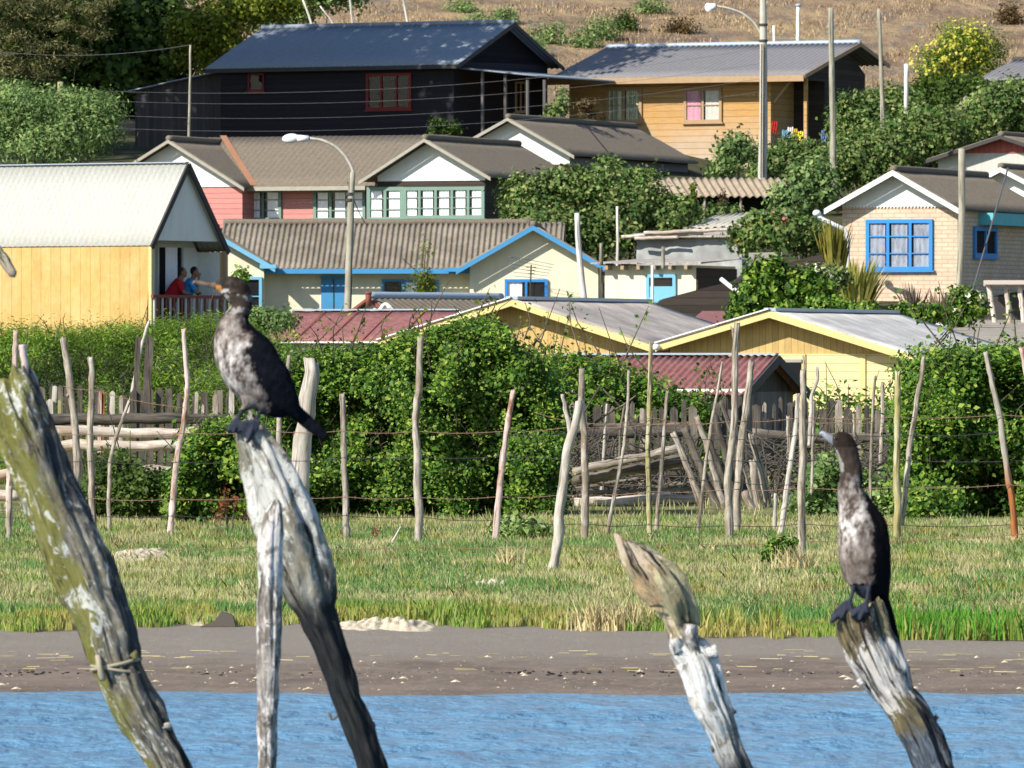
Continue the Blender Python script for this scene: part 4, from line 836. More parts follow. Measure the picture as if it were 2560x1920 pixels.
# --- cream outbuilding ---
H=House('cream_outbuilding','small cream outbuilding with patched flat roof and light blue window','shed',1620,192,20)
u0,w1=H.at(1512,664);u1,_=H.at(1740,664); 
MB().box(u0,u1,0,3,-1.2,w1).build('wall',M['cream'],H.e)
MB().box(u1+.003,u1+.04,.02,3,-1.2,w1-.06).build('side_wall',M['darkboard'],H.e)
mb=MB()
for i in range(14):
    a=u0-.25+i*(u1-u0+.5)/14; mb.prism([(-.35,w1+.02+.03*rng.random()),(3.3,w1+.16+.05*rng.random()),(3.3,w1+.2),(-.35,w1+.07)],a,a+(u1-u0+.5)/14-.01,'vw')
mb.build('roof',M['rfshed'],H.e)
for i in range(6): a=u0+.1+i*(u1-u0-.3)/5; MB().box(a,a+.08,-.3,.02,w1-.1,w1-.005).build('rafter',M['browntrim'],H.e)
window(H,1617,686,1691,752,0,'lightblue',1,2,None,.08)
rect(H,'shutter',1625,716,1683,748,-.04,.02,'lightblue')
mb=MB()
for a,b,w in (((1510,800),(1502,668),9),): stake(mb,[b,a],w,191,3)
tag(mb.build('drain_post',M['postdark'],None,True),'dark post in the gap between cream house and outbuilding','post')
mb=MB(); mb.tube([P(1631,762,188),P(1631,664,188)],.035,10,0,.02,0); tag(mb.build('white_pipe',M['white'],None,True),'thin white pipe standing in front of the outbuilding window','pipe')
# --- pink row house ---
H=House('pink_row_house','long pink house with white gables, brown roof and green framed windows','house',900,212,22)
ve=.25; uA,wA=H.at(540,466,v=ve); uB,_=H.at(915,466,v=ve); wr=H.at(800,340,v=3.1)[1]
mb=MB(); mb.slope((uA-1.5,ve,wA),(uB+1.2,ve,wA),(uB+1.2,3.1,wr),(uA-1.5,3.1,wr),.17,.007,.05,5); mb.slope((uA-1.5,6,wA),(uB+1.2,6,wA),(uB+1.2,3.1,wr),(uA-1.5,3.1,wr),.17,.007,.05,3); mb.build('roof',M['rfbrown'],H.e,True)
MB().box(uA+.4,uB,ve-.07,ve-.01,wA-.13,wA-.02).build('gutter',M['greytrim'],H.e)
MB().box(uA-1,uB+1.5,.8,5.6,-1,wA+.05).build('wall',M['pink'],H.e)
g1=gable_v(H,(422,348),(234,466),(612,468),6,oh=.4,so=.25,wall='pink',trim='greytrim',tw=.09,upper='white',wy=472,roof='rfbrown',amp=.007,base=-1)
g2=gable_v(H,(1062,345),(898,452),(1228,442),6.2,oh=.45,so=.35,v0=-.2,wall='darkboard',trim='greytrim',tw=.09,upper='white',wy=462,roof='rfbrown',amp=.007,base=-1)
# rust flashing in the valley
a=np.array([g1['uP']+.02,2.9,wr+.05]); 
MB().beam((g1['uP']+.05,3.05,wr+.035),(g1['uR']-.02,.25,g1['wR']+.06),.17,.02).build('valley_flashing',M['orange'],H.e)
# pink front under the left gable, windows on main wall
for (x0,x1,nx,cur) in ((613,705,2,'curtain'),(785,915,3,'curtain')):
    window(H,x0,474,x1,552,.8,'teal',nx,3,cur,.085,curx=(.12,.95))
window(H,919,468,1010,552,-.2,'teal',2,3,'curtain',.1,curx=(.05,.95))
window(H,1010,468,1213,546,-.2,'teal',5,3,'curtain',.09,curx=(.05,.95))
rect(H,'corner_board',497,474,505,552,0,.05,'greywhite')
for x0 in (1260,1330): 
    uu=g2['ur']; window(H,x0,470,x0+45,545,0,'darktrim',2,1,[None,None],.05,side=uu)
# --- second row house ---
H=House('maroon_row_house','brown roofed house with white gable and maroon side behind the pink house','house',1300,224,22)
g=gable_v(H,(1270,293),(1085,398),(1437,388),9.5,oh=.4,so=.3,wall='maroon',trim='greytrim',tw=.09,upper='white',wy=425,roof='rfbrown',amp=.007,base=-1)
uu=g['ur']; w_=H.atu(1500,420,uu)[1]; MB().box(uu+.003,uu+.03,.02,9.2,w_,g['wR']-.05).build('side_band',M['lilac'],H.e)
MB().tube([(g['uR']+.03,2.9,g['wR']-.2),(g['uR']-.7,2.4,g['wP']+.05-.3)],.02,5,0,0,0,ref=(1,0,.3)).build('stay_rod',M['darktrim'],H.e)
# --- dark house ---
H=House('dark_timber_house','dark timber house with bluish grey roof and red framed window under tree shade','house',1140,238,27)
g=gable_u(H,(510,160),(1145,160),(1285,56),roof='rfblue',wall='navy',fasc='darktrim',fh=.12,cap='rfblue',oo=.35,back=6.6,gablew='darkboard')
window(H,917,184,1030,274,g['v1'],'redframe',3,1,None,.09)
window(H,622,184,662,228,g['v1'],'redframe',1,1,None,.05)
# lean-to at the left
ul=g['a']; a,b=H.at(350,222,v=.6); 
MB().prism([(ul,-1.2),(ul,g['wE']-.1),(a,b-.05),(a,-1.2)],.3,3.5).build('lean_to_wall',M['shadeboard'],H.e)
MB().beam((a-.3,1.8,b-.09),(ul+.1,1.8,g['wE']-.04),3.8,.04,up=(0,1,0)) if False else None
mb=MB(); mb.slope((a-.2,.1,b-.08),(a-.2,3.7,b-.08),(ul,3.7,g['wE']-.03),(ul,.1,g['wE']-.03),.17,.014,.03,4); mb.build('lean_to_roof',M['rfblue'],H.e,True)
# porch at the right
u1=g['uR']; vA,wA=H.atu(1150,160,u1); 
e1=H.at(1385,192,v=1.2); mb=MB(); u2=e1[0]
mb.slope((u2,.1,e1[1]),(u2,6,e1[1]),(u1-.3,6,g['wE']-.08),(u1-.3,.1,g['wE']-.08),.17,.014,.03,4); mb.build('porch_roof',M['rfblue'],H.e,True)
for q in (1205,1262,1318,1360):
    u_,_=H.at(q,200,v=.3); MB().box(u_-.04,u_+.04,.3,.38,-1,g['wE']-.12-.35*(u_-u1)/(u2-u1)).build('porch_post',M['greyboard'],H.e)
window(H,1290,205,1318,280,3.0,'browntrim',2,1,None,.05)
# --- ochre house ---
H=House('ochre_timber_house','ochre timber house with grey roof, orange fascia and open verandah','house',1900,240,25)
g=gable_u(H,(1370,184),(2010,186),(2150,106),roof='rfgrey',wall='ochre',fasc='browntrim',fh=.19,cap='metalcap',oo=.5,oh=.72,base=-1.8,walls=(H.at(1412,200,v=0)[0],H.at(1906,200,v=0)[0]),back=6.3)
W0=g['v1']; 
for x0,x1,cur in ((1516,1606,['striped','striped']),(1711,1806,['pinkcurtain','greywhite'])): window(H,x0,220,x1,306,W0,'browntrim',2,2,cur,.09)
MB().box(g['b']+.003,g['uR']-.5,2.4,g['v2'],-1,g['wE']-.1).build('rear_wall',M['darkboard'],H.e)
MB().prism([(g['v1'],g['wE']+.1),(g['vr'],g['wr']-.1),(g['v2'],g['wE']+.2),(g['v2'],g['wE']-.12),(g['v1'],g['wE']-.12)],g['uR']-.55,g['uR']-.5,'vw').build('gable',M['darkboard'],H.e)
for q,yb in ((1923,330),(2013,330)):
    u_,_=H.at(q,250,v=W0); MB().box(u_-.05,u_+.05,W0,W0+.1,-1,g['wE']-.1).build('verandah_post',M['ochre'],H.e)
u_,w_=H.at(1935,255,v=W0); u2,w2=H.at(1980,195,v=W0); MB().beam((u_,W0+.05,w_),(u2,W0+.05,w2),.06,.06).build('brace',M['browntrim'],H.e)
mb=MB()
for i in range(30): u_=g['b']+.1+i*.1; mb.box(u_,u_+.03,W0+.02,W0+.05,H.at(1950,400,v=W0)[1],H.at(1950,352,v=W0)[1])
mb.build('verandah_rail',M['darkboard'],H.e)
# laundry on the verandah
for i,(px,py,cc,lab) in enumerate([(1962,325,c(120,170,215),'light blue cloth hanging below the ochre verandah'),(1976,318,c(240,240,240),'white cloth hanging below the ochre verandah'),(1986,322,c(235,190,60),'orange yellow cloth hanging below the ochre verandah'),(2001,328,c(240,235,80),'bright lemon cloth hanging below the ochre verandah'),(2060,325,c(120,140,190),'dull blue cloth hanging by the slim verandah post'),(1936,303,c(190,50,40),'red cloth hung beside the verandah post')]):
    p=P(px,py,236.5); N=8; V=[]
    for j in range(6):
        for k_ in range(N+1): V.append((p[0]+(k_/N-.5)*.16*(1+.1*j*.3),p[1]+.02*math.sin(k_*2.1+j),p[2]-j*.07+.01*math.sin(k_+i)))
    F=[(j*(N+1)+k_,j*(N+1)+k_+1,(j+1)*(N+1)+k_+1,(j+1)*(N+1)+k_) for j in range(5) for k_ in range(N)]; m_=len(V); V+=[(a,b+.01,q) for a,b,q in V]; F+=[tuple(m_+q for q in f[::-1]) for f in F]
    tag(MB().add(V,F).build('laundry',m_plain('cloth',cc,.9,.08,6,.1)),lab,'laundry',group='laundry by the ochre verandah')
# --- brick house ---
H=House('brick_house','pale brick house with white gable and large bright blue window','house',2250,190,22)
g=gable_v(H,(2233,424),(2062,521),(2402,522),6.5,oh=.4,so=.05,wall='brick',trim='white',tw=.13,roof='rfbrown',amp=.015,upper='white',wy=533,wl=2106,wrr=2394,base=-1)
window(H,2166,549,2333,676,0,'bluef',3,3,['greyblind','greyblind','greyblind'],.09,bars=.03)
# scalloped edge under the white gable
mb=MB(); ws=H.at(0,533)[1]
n_=34
for i in range(n_): u_=g['ul']+(g['ur']-g['ul'])*(i+.5)/n_; mb.prism([(u_-.035,ws),(u_+.035,ws),(u_,ws-.045)],-.035,-.01)
mb.build('scalloped_trim',M['white'],H.e)
uu=g['ur']; MB().box(uu+.003,uu+.02,.05,6.2,-1,g['wR']-.05).build('side_wall',M['brick'],H.e)
window(H,2432,566,2488,645,0,'bluef',2,1,[None,None],.1,side=uu+.02)
v0,w1=H.atu(2478,532,uu+.35);v1,w0=H.atu(2600,568,uu+.35); MB().box(uu+.02,uu+.4,v0,v1,w0,w1).build('awning_board',M['cyan'],H.e)
mb=MB(); r_=.05
mb.tube([P(2042,535,188.5),P(2055,548,188.5),P(2112,574,188.5),P(2119,590,188.5),P(2119,700,188.5)],.055,10,0,0,0,step=.06); mb.ball(P(2042,533,188.5),(.1,.1,.08)); q=mb.build('drainpipe',M['lampwhite'],H.e,True)
from mathutils import Matrix
def reparent_local(o,H):
    inv=np.array((Matrix.Translation(H.e.location)@Matrix.Rotation(-H.th,4,'Z')).inverted()); n_=len(o.data.vertices); co=np.zeros(n_*3,np.float32); o.data.vertices.foreach_get('co',co); co=co.reshape(-1,3); co=co@inv[:3,:3].T.astype(np.float32)+inv[:3,3].astype(np.float32); o.data.vertices.foreach_set('co',co.ravel()); o.data.update()
reparent_local(q,H)
# things in the brick house window
for i,(px,py,r,lab) in enumerate([(2252,662,12,'pale basket')]): pass
# --- houses behind at the right ---
H=House('white_gable_house','white gable house peeking over the brick house roof','house',2500,204,22)
g=gable_v(H,(2502,417),(2336,505),(2674,505),5,oh=.4,so=.2,wall='white',trim='white',tw=.12,roof='rfbrown',amp=.015,base=-1)
H=House('red_gable_house','red boarded gable house with dark eaves above the white gable house','house',2500,218,22)
g=gable_v(H,(2502,337),(2316,398),(2690,398),6,oh=.4,so=.2,wall='greywhite',trim='darktrim',tw=.1,upper='redboard',wy=408,roof='rfbrown',amp=.015,base=-1)
H=House('dark_roof_shack','shack with dark corrugated roof at the top right edge','house',2500,246,22)
g=gable_u(H,(2440,196),(2760,196),(2850,145),roof='rfgrey',wall='darkboard',fasc='darktrim',fh=.1,cap='darktrim',back=6)
H=House('white_balustrade','short white balustrade in front of the dark roofed shack','railing',2520,243,10)
MB().box(H.at(2486,215)[0],H.at(2620,215)[0],0,.08,H.at(2500,222)[1],H.at(2500,215)[1]).build('handrail',M['white'],H.e)
for i in range(9):
    u_=H.at(2490+i*15,215)[0]; MB().tube([(u_,.04,H.at(2500,245)[1]-.5),(u_,.04,H.at(2500,222)[1])],.04,8,i,.03).build('baluster',M['white'],H.e,True)
H=House('low_shed','low shed with rust brown corrugated roof among the bushes at right','shed',2400,229,30)
g=gable_u(H,(2370,290),(2440,292),(2480,240),roof='rustcorr',wall='darkboard',fasc='darktrim',fh=.05,cap=None,back=3,per=.25,amp=.03)
# --- corrugated lean-to ---
H=House('lean_to_shed','open dark lean-to shed with pale corrugated iron roof on the slope','shed',1790,212,-12)
u0,w0=H.at(1640,490);u1,_=H.at(2010,492); w1=H.at(1700,445,v=1.3)[1]
mb=MB(); mb.slope((u0,0,w0),(u1,0,w0),(u1,1.3,w1),(u0,1.3,w1),.2,.035,.02,5); mb.build('roof',M['rustcorr'],H.e,True)
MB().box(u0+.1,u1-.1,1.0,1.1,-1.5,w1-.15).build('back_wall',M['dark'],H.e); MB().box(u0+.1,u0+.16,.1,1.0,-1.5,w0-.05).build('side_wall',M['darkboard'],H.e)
for q in (1655,1760,1850,1940): u_=H.at(q,500)[0]; MB().tube([(u_,.12,-1.5),(u_+.05,.12,w0-.04)],.04,7,q,.1).build('roof_post',M['post'],H.e,True)
# --- tarpaulin shed ---
H=House('tarpaulin_shed','low shack wrapped in grey tarpaulin with poles laid on top','shed',1720,201,14)
u0,w1=H.at(1592,596);u1,_=H.at(1855,596); wb=H.at(1600,660)[1]
mb=MB(); N=60; V=[]
for j in range(16):
    for i in range(N+1):
        u_=u0+(u1-u0)*i/N; ww=w1-.02-(w1-wb+1.0)*j/15; V.append((u_,-.03+.07*noise.noise((u_*2.2,ww*2.2,1))+.04*noise.noise((u_*6+ww*3,ww*4,3)),ww))
F=[(j*(N+1)+i,j*(N+1)+i+1,(j+1)*(N+1)+i+1,(j+1)*(N+1)+i) for j in range(15) for i in range(N)]
mb.add(V,F); mb.build('tarpaulin',M['tarp'],H.e,True); MB().box(u0+.02,u1-.02,.06,2.2,wb-1,w1).build('wall',M['tarp'],H.e)
mb=MB(); mb.prism([(-.3,w1+.02),(2.4,w1+.22),(2.4,w1+.27),(-.3,w1+.07)],u0-.2,u1+.1,'vw'); mb.build('roof',M['rfshed'],H.e)
for i,(a,b) in enumerate((((1555,595),(1760,585)),((1612,586),(1840,576)),((1590,600),(1700,596)))): 
    p,q=H.at(*a,v=-.3),H.at(*b,v=-.2); MB().tube([(p[0],-.33-.06*i,p[1]+.03),(q[0],-.28-.06*i,q[1]+.03)],.045,8,i,.1,.02).build('roof_pole',M['rail'],H.e,True)
u0,w0=H.at(1705,572,v=1.5);u1,_=H.at(1960,560,v=1.5); w1=H.at(1800,538,v=3)[1]
mb=MB(); mb.slope((u0,1.5,w0),(u1,1.5,w0+.15),(u1,3,w1+.15),(u0+.6,3,w1),.2,.03,.02,4); mb.build('corrugated_sheet',M['concrete'],H.e,True)
# --- retaining wall, leaning white pole, pale board fence ---
def slabwall(name,lab,cat,pts,Y,bot,th,mat):
    o=MB(); top=[P(a,b,Y) for a,b in pts]; poly=[(q[0],q[2]) for q in top]; poly=[(poly[0][0],P(0,bot,Y)[2])]+poly+[(poly[-1][0],P(0,bot,Y)[2])]
    o.prism(poly,Y,Y+th); return tag(o.build(name,M[mat]),lab,cat)
slabwall('retaining_wall','dark stepped retaining wall climbing to the right behind the shed gables','wall',[(1640,760),(1655,748),(1760,720),(1850,698),(1950,662),(2058,634)],176,800,.3,'rfblack' if 'rfblack' in M else 'darkboard')
slabwall('board_fence','short pale grey board fence above the retaining wall','fence',[(1872,632),(1955,630)],184,680,.04,'greytrim')
slabwall('garden_wall','low dark wall under the pale board fence','wall',[(1838,700),(1872,668),(1960,658)],180,740,.2,'darktrim')
mb=MB(); mb.tube([P(1803,698,174),P(1856,740,173.5)],.05,8,1,.05); tag(mb.build('white_beam',M['white'],None,True),'white beam slanting down to the right before the dark retaining wall','beam')
H=House('pink_roof_hut','small hut with flat salmon roof in front of the retaining wall','shed',1780,160,10)
u0,w0=H.at(1722,776);u1,_=H.at(1845,800); MB().prism([(-.1,w0-.25),(1.8,w0+.0),(1.8,w0-.03),(-.1,w0-.28)],u0,u1,'vw').build('roof',m_ if False else M['rfred'],H.e); MB().box(u0+.1,u1-.1,.1,1.6,-1,w0-.26).build('wall',M['darkboard'],H.e)
# --- sheds with yellow gables ---
H=House('double_shed','pair of joined sheds with yellow boarded gables and weathered roofs','shed',1640,130,20)
K=dict(oh=.35,so=.12,wall='shedboard',trim='yellowtrim',tw=.11,per=.3,amp=0,cap=None,base=-.4,trimt=.03)
a=gable_v(H,(1280,746),(945,852),(1634,862),6.4,roof='rfshed',**K)
b=gable_v(H,(1925,775),(1640,860),(2312,895),6.4,roof='rfpale',**K)
for q,m in ((a,'rfshed'),(b,'rfpale')):
    MB().box(q['uP']-.1,q['uP']+.1,-.36,6.4,q['wP']-.02,q['wP']+.035).build('ridge_cap',M['metalcap'],H.e)
    for (e,w_) in ((q['uL'],q['wL']),): MB().beam((e,-.4,w_+.02),(q['uP'],-.4,q['wP']+.02),.09,.02).build('verge_flashing',M['white'],H.e)
(u0,w1),(u1,w0)=H.at(1880,885),H.at(2330,1010); MB().box(u0,b['ur']-.03,-.03,-.004,w0-.3,w1).build('horizontal_boarding',M['shedboard2'],H.e)
for px in (2010,2160): u_=H.at(px,900)[0]; MB().box(u_-.04,u_+.04,-.06,-.031,w0-.3,w1).build('batten',M['yellowtrim'],H.e)
(u0,w1),(u1,w0)=H.at(1955,898,-.06),H.at(2005,950,-.06); f=MB().box(u0,u1,-.09,-.061,w1-.05,w1).build('window',M['greytrim'],H.e); MB().box(u0+.03,u1-.02,-.085,-.062,w0,w1-.051).build('pane',M['dark'],f)
u_,w_=H.at(1643,868,-.5); MB().tube([(u_-.02,-.55,w_),(u_-.02,.1,w_)],.05,10,0,0,ref=(1,0,0)).build('valley_gutter',M['lampwhite'],H.e,True)
# --- red roof coop ---
H=House('red_roof_coop','low coop with red corrugated roof, white ridge and grey boarded end','shed',1860,104,20)
g=gable_u(H,(1290,984),(1858,984),(1943,888),ve=-.3,oo=.16,oh=.25,roof='rfred',wall='greyboard',fasc=None,cap=None,per=.10,amp=.014,base=-.3,gablew='greyboard')
MB().box(g['uL'],g['uR'],g['vr']-.07,g['vr']+.07,g['wr']+.005,g['wr']+.03).build('ridge_cap',M['metalcap'],H.e)
u_=g['uL'];q=g['wE']+g['k']*.1; MB().beam((u_,-.21,q+.0),(g['uR'],-.21,q+.0),.05,.05).build('white_strip',M['white'],H.e)
# --- red flat roof ---
H=House('red_roof_shed','shed with broad dull red metal roof left of the yellow gables','shed',900,150,20)
g=gable_u(H,(655,852),(1075,852),(1150,776),ve=-.3,oo=.2,oh=.25,roof='rfred',wall='greywhite',fasc='white',fh=.03,cap=None,per=.4,amp=.004,base=-.5)
MB().box(g['uL'],g['uR'],g['vr']-.1,g['vr']+.1,g['wr']+.005,g['wr']+.03).build('ridge_cap',M['metalcap'],H.e)
for i in range(4): 
    u_=g['uL']+(g['uR']-g['uL'])*(i+1)/5; MB().beam((u_,g['vr'],g['wr']+.025),(u_,-.3,g['wE']+.02),.018,.012).build('seam_strip',M['redbrown'],H.e)
# --- small brown roof hut ---
H=House('small_hut','little hut with sagging brown roof and bluish gable in front of the blue door','shed',930,168,42)
g=gable_v(H,(922,742),(868,782),(985,784),4.0,oh=.15,so=.08,roof='rfbrown',wall='greywhite',trim='redbrown',tw=.06,cap='metalcap',amp=.01,base=-.6)
mb=MB(); q=P(921,735,167.6); mb.tube([q-(0,0,.25),q+(0,0,.04)],.06,10,0,.08); mb.tube([q+(0,0,.0),q+(0,0,.04)],.075,10,0,0); tag(mb.build('chimney_pot',M['redbrown'],None,True),'rusty chimney pot at the peak of the small hut','chimney')
# white bag on red roof
mb=MB(); q=P(962,768,156); mb.tube([q-(.13,0,.06),q-(.05,0,.0),q+(.02,0,.07),q+(.1,0,.0),q+(.17,0,-.06)],[.02,.045,.04,.045,.02],10,3,.25,0,step=.03); tag(mb.build('white_sack',M['white'],None,True),'crumpled white sack lying behind the red roof ridge','sack')
# --- plank table at right ---
t=thing('plank_table','grey plank table with slanting legs beside the brick house','table',(P(2520,0,172)[0],172,gz(10,172)))
for i in range(3): 
    a,b=P(2455+i*38,698+i*6-6,172),P(2500+i*45,716-i*2,171.2); mb=MB(); p=P(2460,706+i*2,171.3+i*.4);q=P(2640,706+i*2,171.3+i*.4); mb.beam(p,q,.36,.09); mb.build('plank',M['rail'],t,world=True)
for a,b in (((2472,716),(2490,822)),((2515,716),(2522,790)),((2548,716),(2558,790)),((2600,716),(2606,800))):
    mb=MB(); mb.tube([P(*a,171.4),P(*b,171.2),P(b[0]+3,b[1]+25,171.2)],.055,8,a[0],.1,.02); mb.build('leg',M['rail'],t,True,world=True)
MB().beam(P(2460,770,172.6),P(2650,772,172.6),.05,.5).build('apron_board',M['darktrim'],t,world=True)
mb=MB(); mb.tube([P(2385,792,168),P(2400,810,168),P(2378,828,166)],.03,5,0); 
mb=MB(); p=P(2275,788,163); q=P(2410,828,163); mb.beam(p,q,.5,.06); tag(mb.build('white_plank',M['white']),'long white plank lying at the right end of the shed roof','plank')
# ---------------- poles and street lamps ----------------
def pole(name,lab,cat,pts,wt,wb,Y,mat,group=None,seg=12,build=True):
    s=FP/Y; q=[P(a,b,Y) for a,b in pts]; q.append(q[-1]-np.array([0,0,.8])); mb=MB()
    mb.tube(q,[(wt+(wb-wt)*i/(len(q)-1))/2/s for i in range(len(q))],seg,len(lab),.04,0.01,ref=(0,1,.001),step=.25)
    o=mb.build(name,M[mat],None,True); return tag(o,lab,cat,group)
def lamp(name,lab,pts,wt,wb,Y,mat,arm,head,hw,hh,ang,extra=None):
    s=FP/Y; base=P(*pts[-1],Y); t=thing(name,lab,'street lamp',tuple(base)); mb=MB()
    q=[P(a,b,Y) for a,b in pts]+[base-np.array([0,0,.8])]
    mb.tube(q,[(wt+(wb-wt)*i/(len(q)-1))/2/s for i in range(len(q))],14,3,.03,.01,step=.25); mb.build('pole',M[mat],t,True,world=True)
    mb=MB(); mb.tube([P(a,b,Y) for a,b in arm],.035,8,0,0,0,step=.06); mb.build('arm',M['concrete'],t,True,world=True)
    h=P(*head,Y); mb=MB(); mb.ball((0,0,0),(hw/s,hw/s*.45,hh/s)); 
    V=mb.V[0]; ca,sa=math.cos(ang),math.sin(ang); V=np.stack([V[:,0]*ca-V[:,2]*sa,V[:,1],V[:,0]*sa+V[:,2]*ca],1)+h; mb.V[0]=V
    o=mb.build('lamp_head',M['lampwhite'],t,True,world=True)
    e=P(*arm[-1],Y); mb=MB(); d=(e-h)/np.linalg.norm(e-h); mb.tube([h+d*hw/s*.75,e],[hh/s*.75,hh/s*.6],10,0,0,0); mb.build('lamp_housing',M['lampwhite'],t,True,world=True)
    for k in extra or []: p=P(*k,Y); r=(wt+wb)/4/s*1.12; mb=MB(); mb.tube([p+(0,0,.03),p-(0,0,.03)],r,14,0,0,0); mb.build('clamp_band',M['darktrim'],t,world=True)
    return t
lamp('street_lamp','tall wooden pole street lamp in front of the cream and pink houses',[(880,430),(876,560),(872,680),(869,775)],16,20,180,'pole',[(884,436),(880,418),(862,388),(838,365),(805,350),(772,346)],(727,346),22,12,.1,[(875,485),(874,500)])
lamp('street_lamp','tall grooved concrete street lamp reaching out of the top of the picture',[(1908,-60),(1908,40),(1909,250),(1906,446)],15,25,216,'concrete',[(1903,85),(1885,55),(1855,32),(1820,20),(1790,15)],(1771,19),9,12,.2,[(1908,102),(1908,62)])
mb=MB(); 
for dx in(-2.5,2.5): mb.tube([P(1907+dx,110,215.82),P(1905+dx,445,215.82)],.018,5,0,0,0)
tag(mb.build('cable_duct',M['darktrim'],None,True),'dark cable duct running down the groove of the concrete lamp pole','cable duct')
pole('utility_pole','grey wooden pole right of the grooved lamp pole',"utility pole",[(2077,20),(2079,150),(2082,300),(2083,408)],13,18,215,'pole')
pole('utility_pole','thin pole in front of the right end of the ochre house gable','utility pole',[(2197,22),(2201,120),(2205,230),(2207,295)],9,13,226,'pole')
pole('utility_pole','wooden pole standing before the brick house','utility pole',[(2405,372),(2404,560),(2398,700),(2395,812)],17,17,165,'pole')
pole('white_post','white post at the right corner of the ochre house','post',[(2266,160),(2266,220),(2264,292)],12,9,226,'whitetrunk')
pole('chimney_pipe','tall white chimney pipe behind the ochre house roof','chimney',[(1996,14),(1995,60),(1995,112)],9,10,246,'white')
pole('chimney_pipe','short white chimney pipe just right of the grooved lamp pole','chimney',[(1934,64),(1935,90),(1936,112)],6,8,246,'white')
mb=MB(); p=P(1996,14,246); mb.tube([p-(0,0,.02),p+(0,0,.05)],.09,10,0,0); tag(mb.build('chimney_cowl',M['metalcap'],None,True),'small cowl on top of the tall white chimney pipe','chimney cowl')
pole('utility_pole','slim bluish pole in the shade left of the dark timber house','utility pole',[(476,113),(475,220),(472,345)],5,8,222,'pole')
pole('post','square pale post top sticking out of the shrub tree at left','post',[(151,205),(151,260),(152,340)],14,15,216,'postyel')
pole('dead_tree','bare grey dead trunk at the right end of the cream house','tree trunk',[(1443,533),(1444,600),(1452,680),(1463,762)],13,18,189,'whitetrunk')
pole('white_stake','thin white stake in front of the leafy bush','stake',[(1543,516),(1544,580),(1543,645)],6,8,195,'whitetrunk')
mb=MB()
for i,(px,py) in enumerate([(1503,608),(1658,617)]): mb=MB(); mb.tube([P(px,py,190.5),P(px,py+55,190.5)],.045,8,i,.1); tag(mb.build('short_post',M['pole'],None,True),('short pale post rising above the right end of the cream gable','short grey post rising above the outbuilding roof')[i],'post')
# power cables
def cable(lab,pts,r=.009,sag=.25):
    mb=MB(); a,b=[P(*q) for q in pts]; Q=[a+(b-a)*k/24-np.array([0,0,sag*4*(k/24)*(1-k/24)]) for k in range(25)]
    mb.tube(Q,r,5,0,0,0,ref=(0,.1,1) if abs((b-a)[1])>abs((b-a)[0])*3 else (0,0,1)); tag(mb.build('power_cable',M['cable'],None,True),lab,'cable',group='overhead cables')
cable('uppermost overhead cable crossing before the dark timber house wall',((-80,120,221),(477,112,222)))
for i,(ya,yb) in enumerate(((208,180),(232,218),(268,256),(300,288))):
    cable(['highest of the faint cables sagging across the dark house wall','second of the faint cables sagging across the dark house wall','third of the faint cables sagging across the dark house wall','lowest of the faint cables sagging across the dark house wall'][i],((270,ya+20,222),(1907,yb-60,216)),.0045,.45)
cable('guy wire slanting down beside the wooden pole at the brick house',((2520,420,170),(2432,725,163)),.02,0)
cable('thin cable dropping from the lamp clamp toward the pink house',((869,455,180),(915,560,196)),.012,.1)
# ---------------- trees and garden plants ----------------
bush('shrub_tree','round grey green shrub tree at the left above the white roof','tree',[(60,290,95,70),(150,270,90,50),(235,272,60,45),(130,345,150,60),(10,260,70,45),(250,320,45,50),(40,240,35,26)],214,.12,30000,L_ol,cs=.15,aspect=.35,stemmat='bark')
bush('conifer','dark conifer with drooping tiered branches at the top left corner','tree',[(60,30,90,5),(150,62,70,5),(40,92,70,5),(210,20,80,5),(20,140,60,5),(130,112,60,4),(75,165,60,5),(220,85,50,4),(0,5,90,5),(150,150,45,4),(240,45,45,4),(40,215,50,5),(100,5,60,5),(270,5,40,4),(10,60,50,5),(190,130,35,4),(30,180,50,5),(110,190,40,4),(80,120,40,4)],226,.12,17000,L_co,cs=.10,shell=.6,aspect=.22,up=1.,depth=1.6)
bush('dark_tree','tall dark shaded tree filling the gap left of the dark timber house','tree',[(300,180,150,90),(420,90,120,80),(250,60,150,80),(380,240,120,60),(200,240,120,60),(330,320,130,50),(160,140,80,70),(60,120,140,110),(60,230,120,80),(120,20,160,70),(300,20,120,60)],258,.26,42000,L_dk,cs=.25)
bush('yellow_green_tree','sunlit yellow green tree behind the left end of the dark roof','tree',[(470,80,50,45),(545,50,70,50),(630,15,80,30),(560,105,50,35),(520,150,30,26),(700,15,60,24),(460,140,28,20)],255,.13,17000,L_yg,cs=.15,shell=.25)
bush('olive_tree','olive green tree at the top edge behind the dark roof','tree',[(740,20,60,30),(680,50,60,22),(830,-20,80,30)],262,.16,6000,L_ol,cs=.16)
for i,(pts,w) in enumerate([([(873,-20),(878,25),(882,60)],7),([(755,-5),(768,25),(780,62)],7),([(1005,-20),(1012,20),(1020,62)],7),([(945,-20),(960,12)],5),([(800,15),(835,60)],5),([(1070,-10),(1077,12)],5)]):
    if i in(3,5): continue
    o=pole('dead_tree',['pale forked dead trunk behind the dark roof near the middle','pale slanting dead trunk behind the left of the dark roof','thin pale dead trunk behind the dark roof on the dry slope','','short pale broken trunk just behind the dark roof'][i],'dead tree',pts,w*.7,w,254,'whitetrunk')
bush('garden_bush','broad mixed green bush between the pink house and the tarpaulin shack','bush',[(1330,500,75,55),(1420,465,75,50),(1505,470,75,50),(1600,505,80,55),(1395,570,120,60),(1530,560,120,65),(1660,545,75,40),(1300,530,45,40),(1700,520,40,35)],203,.11,42000,L_bs,cs=.13)
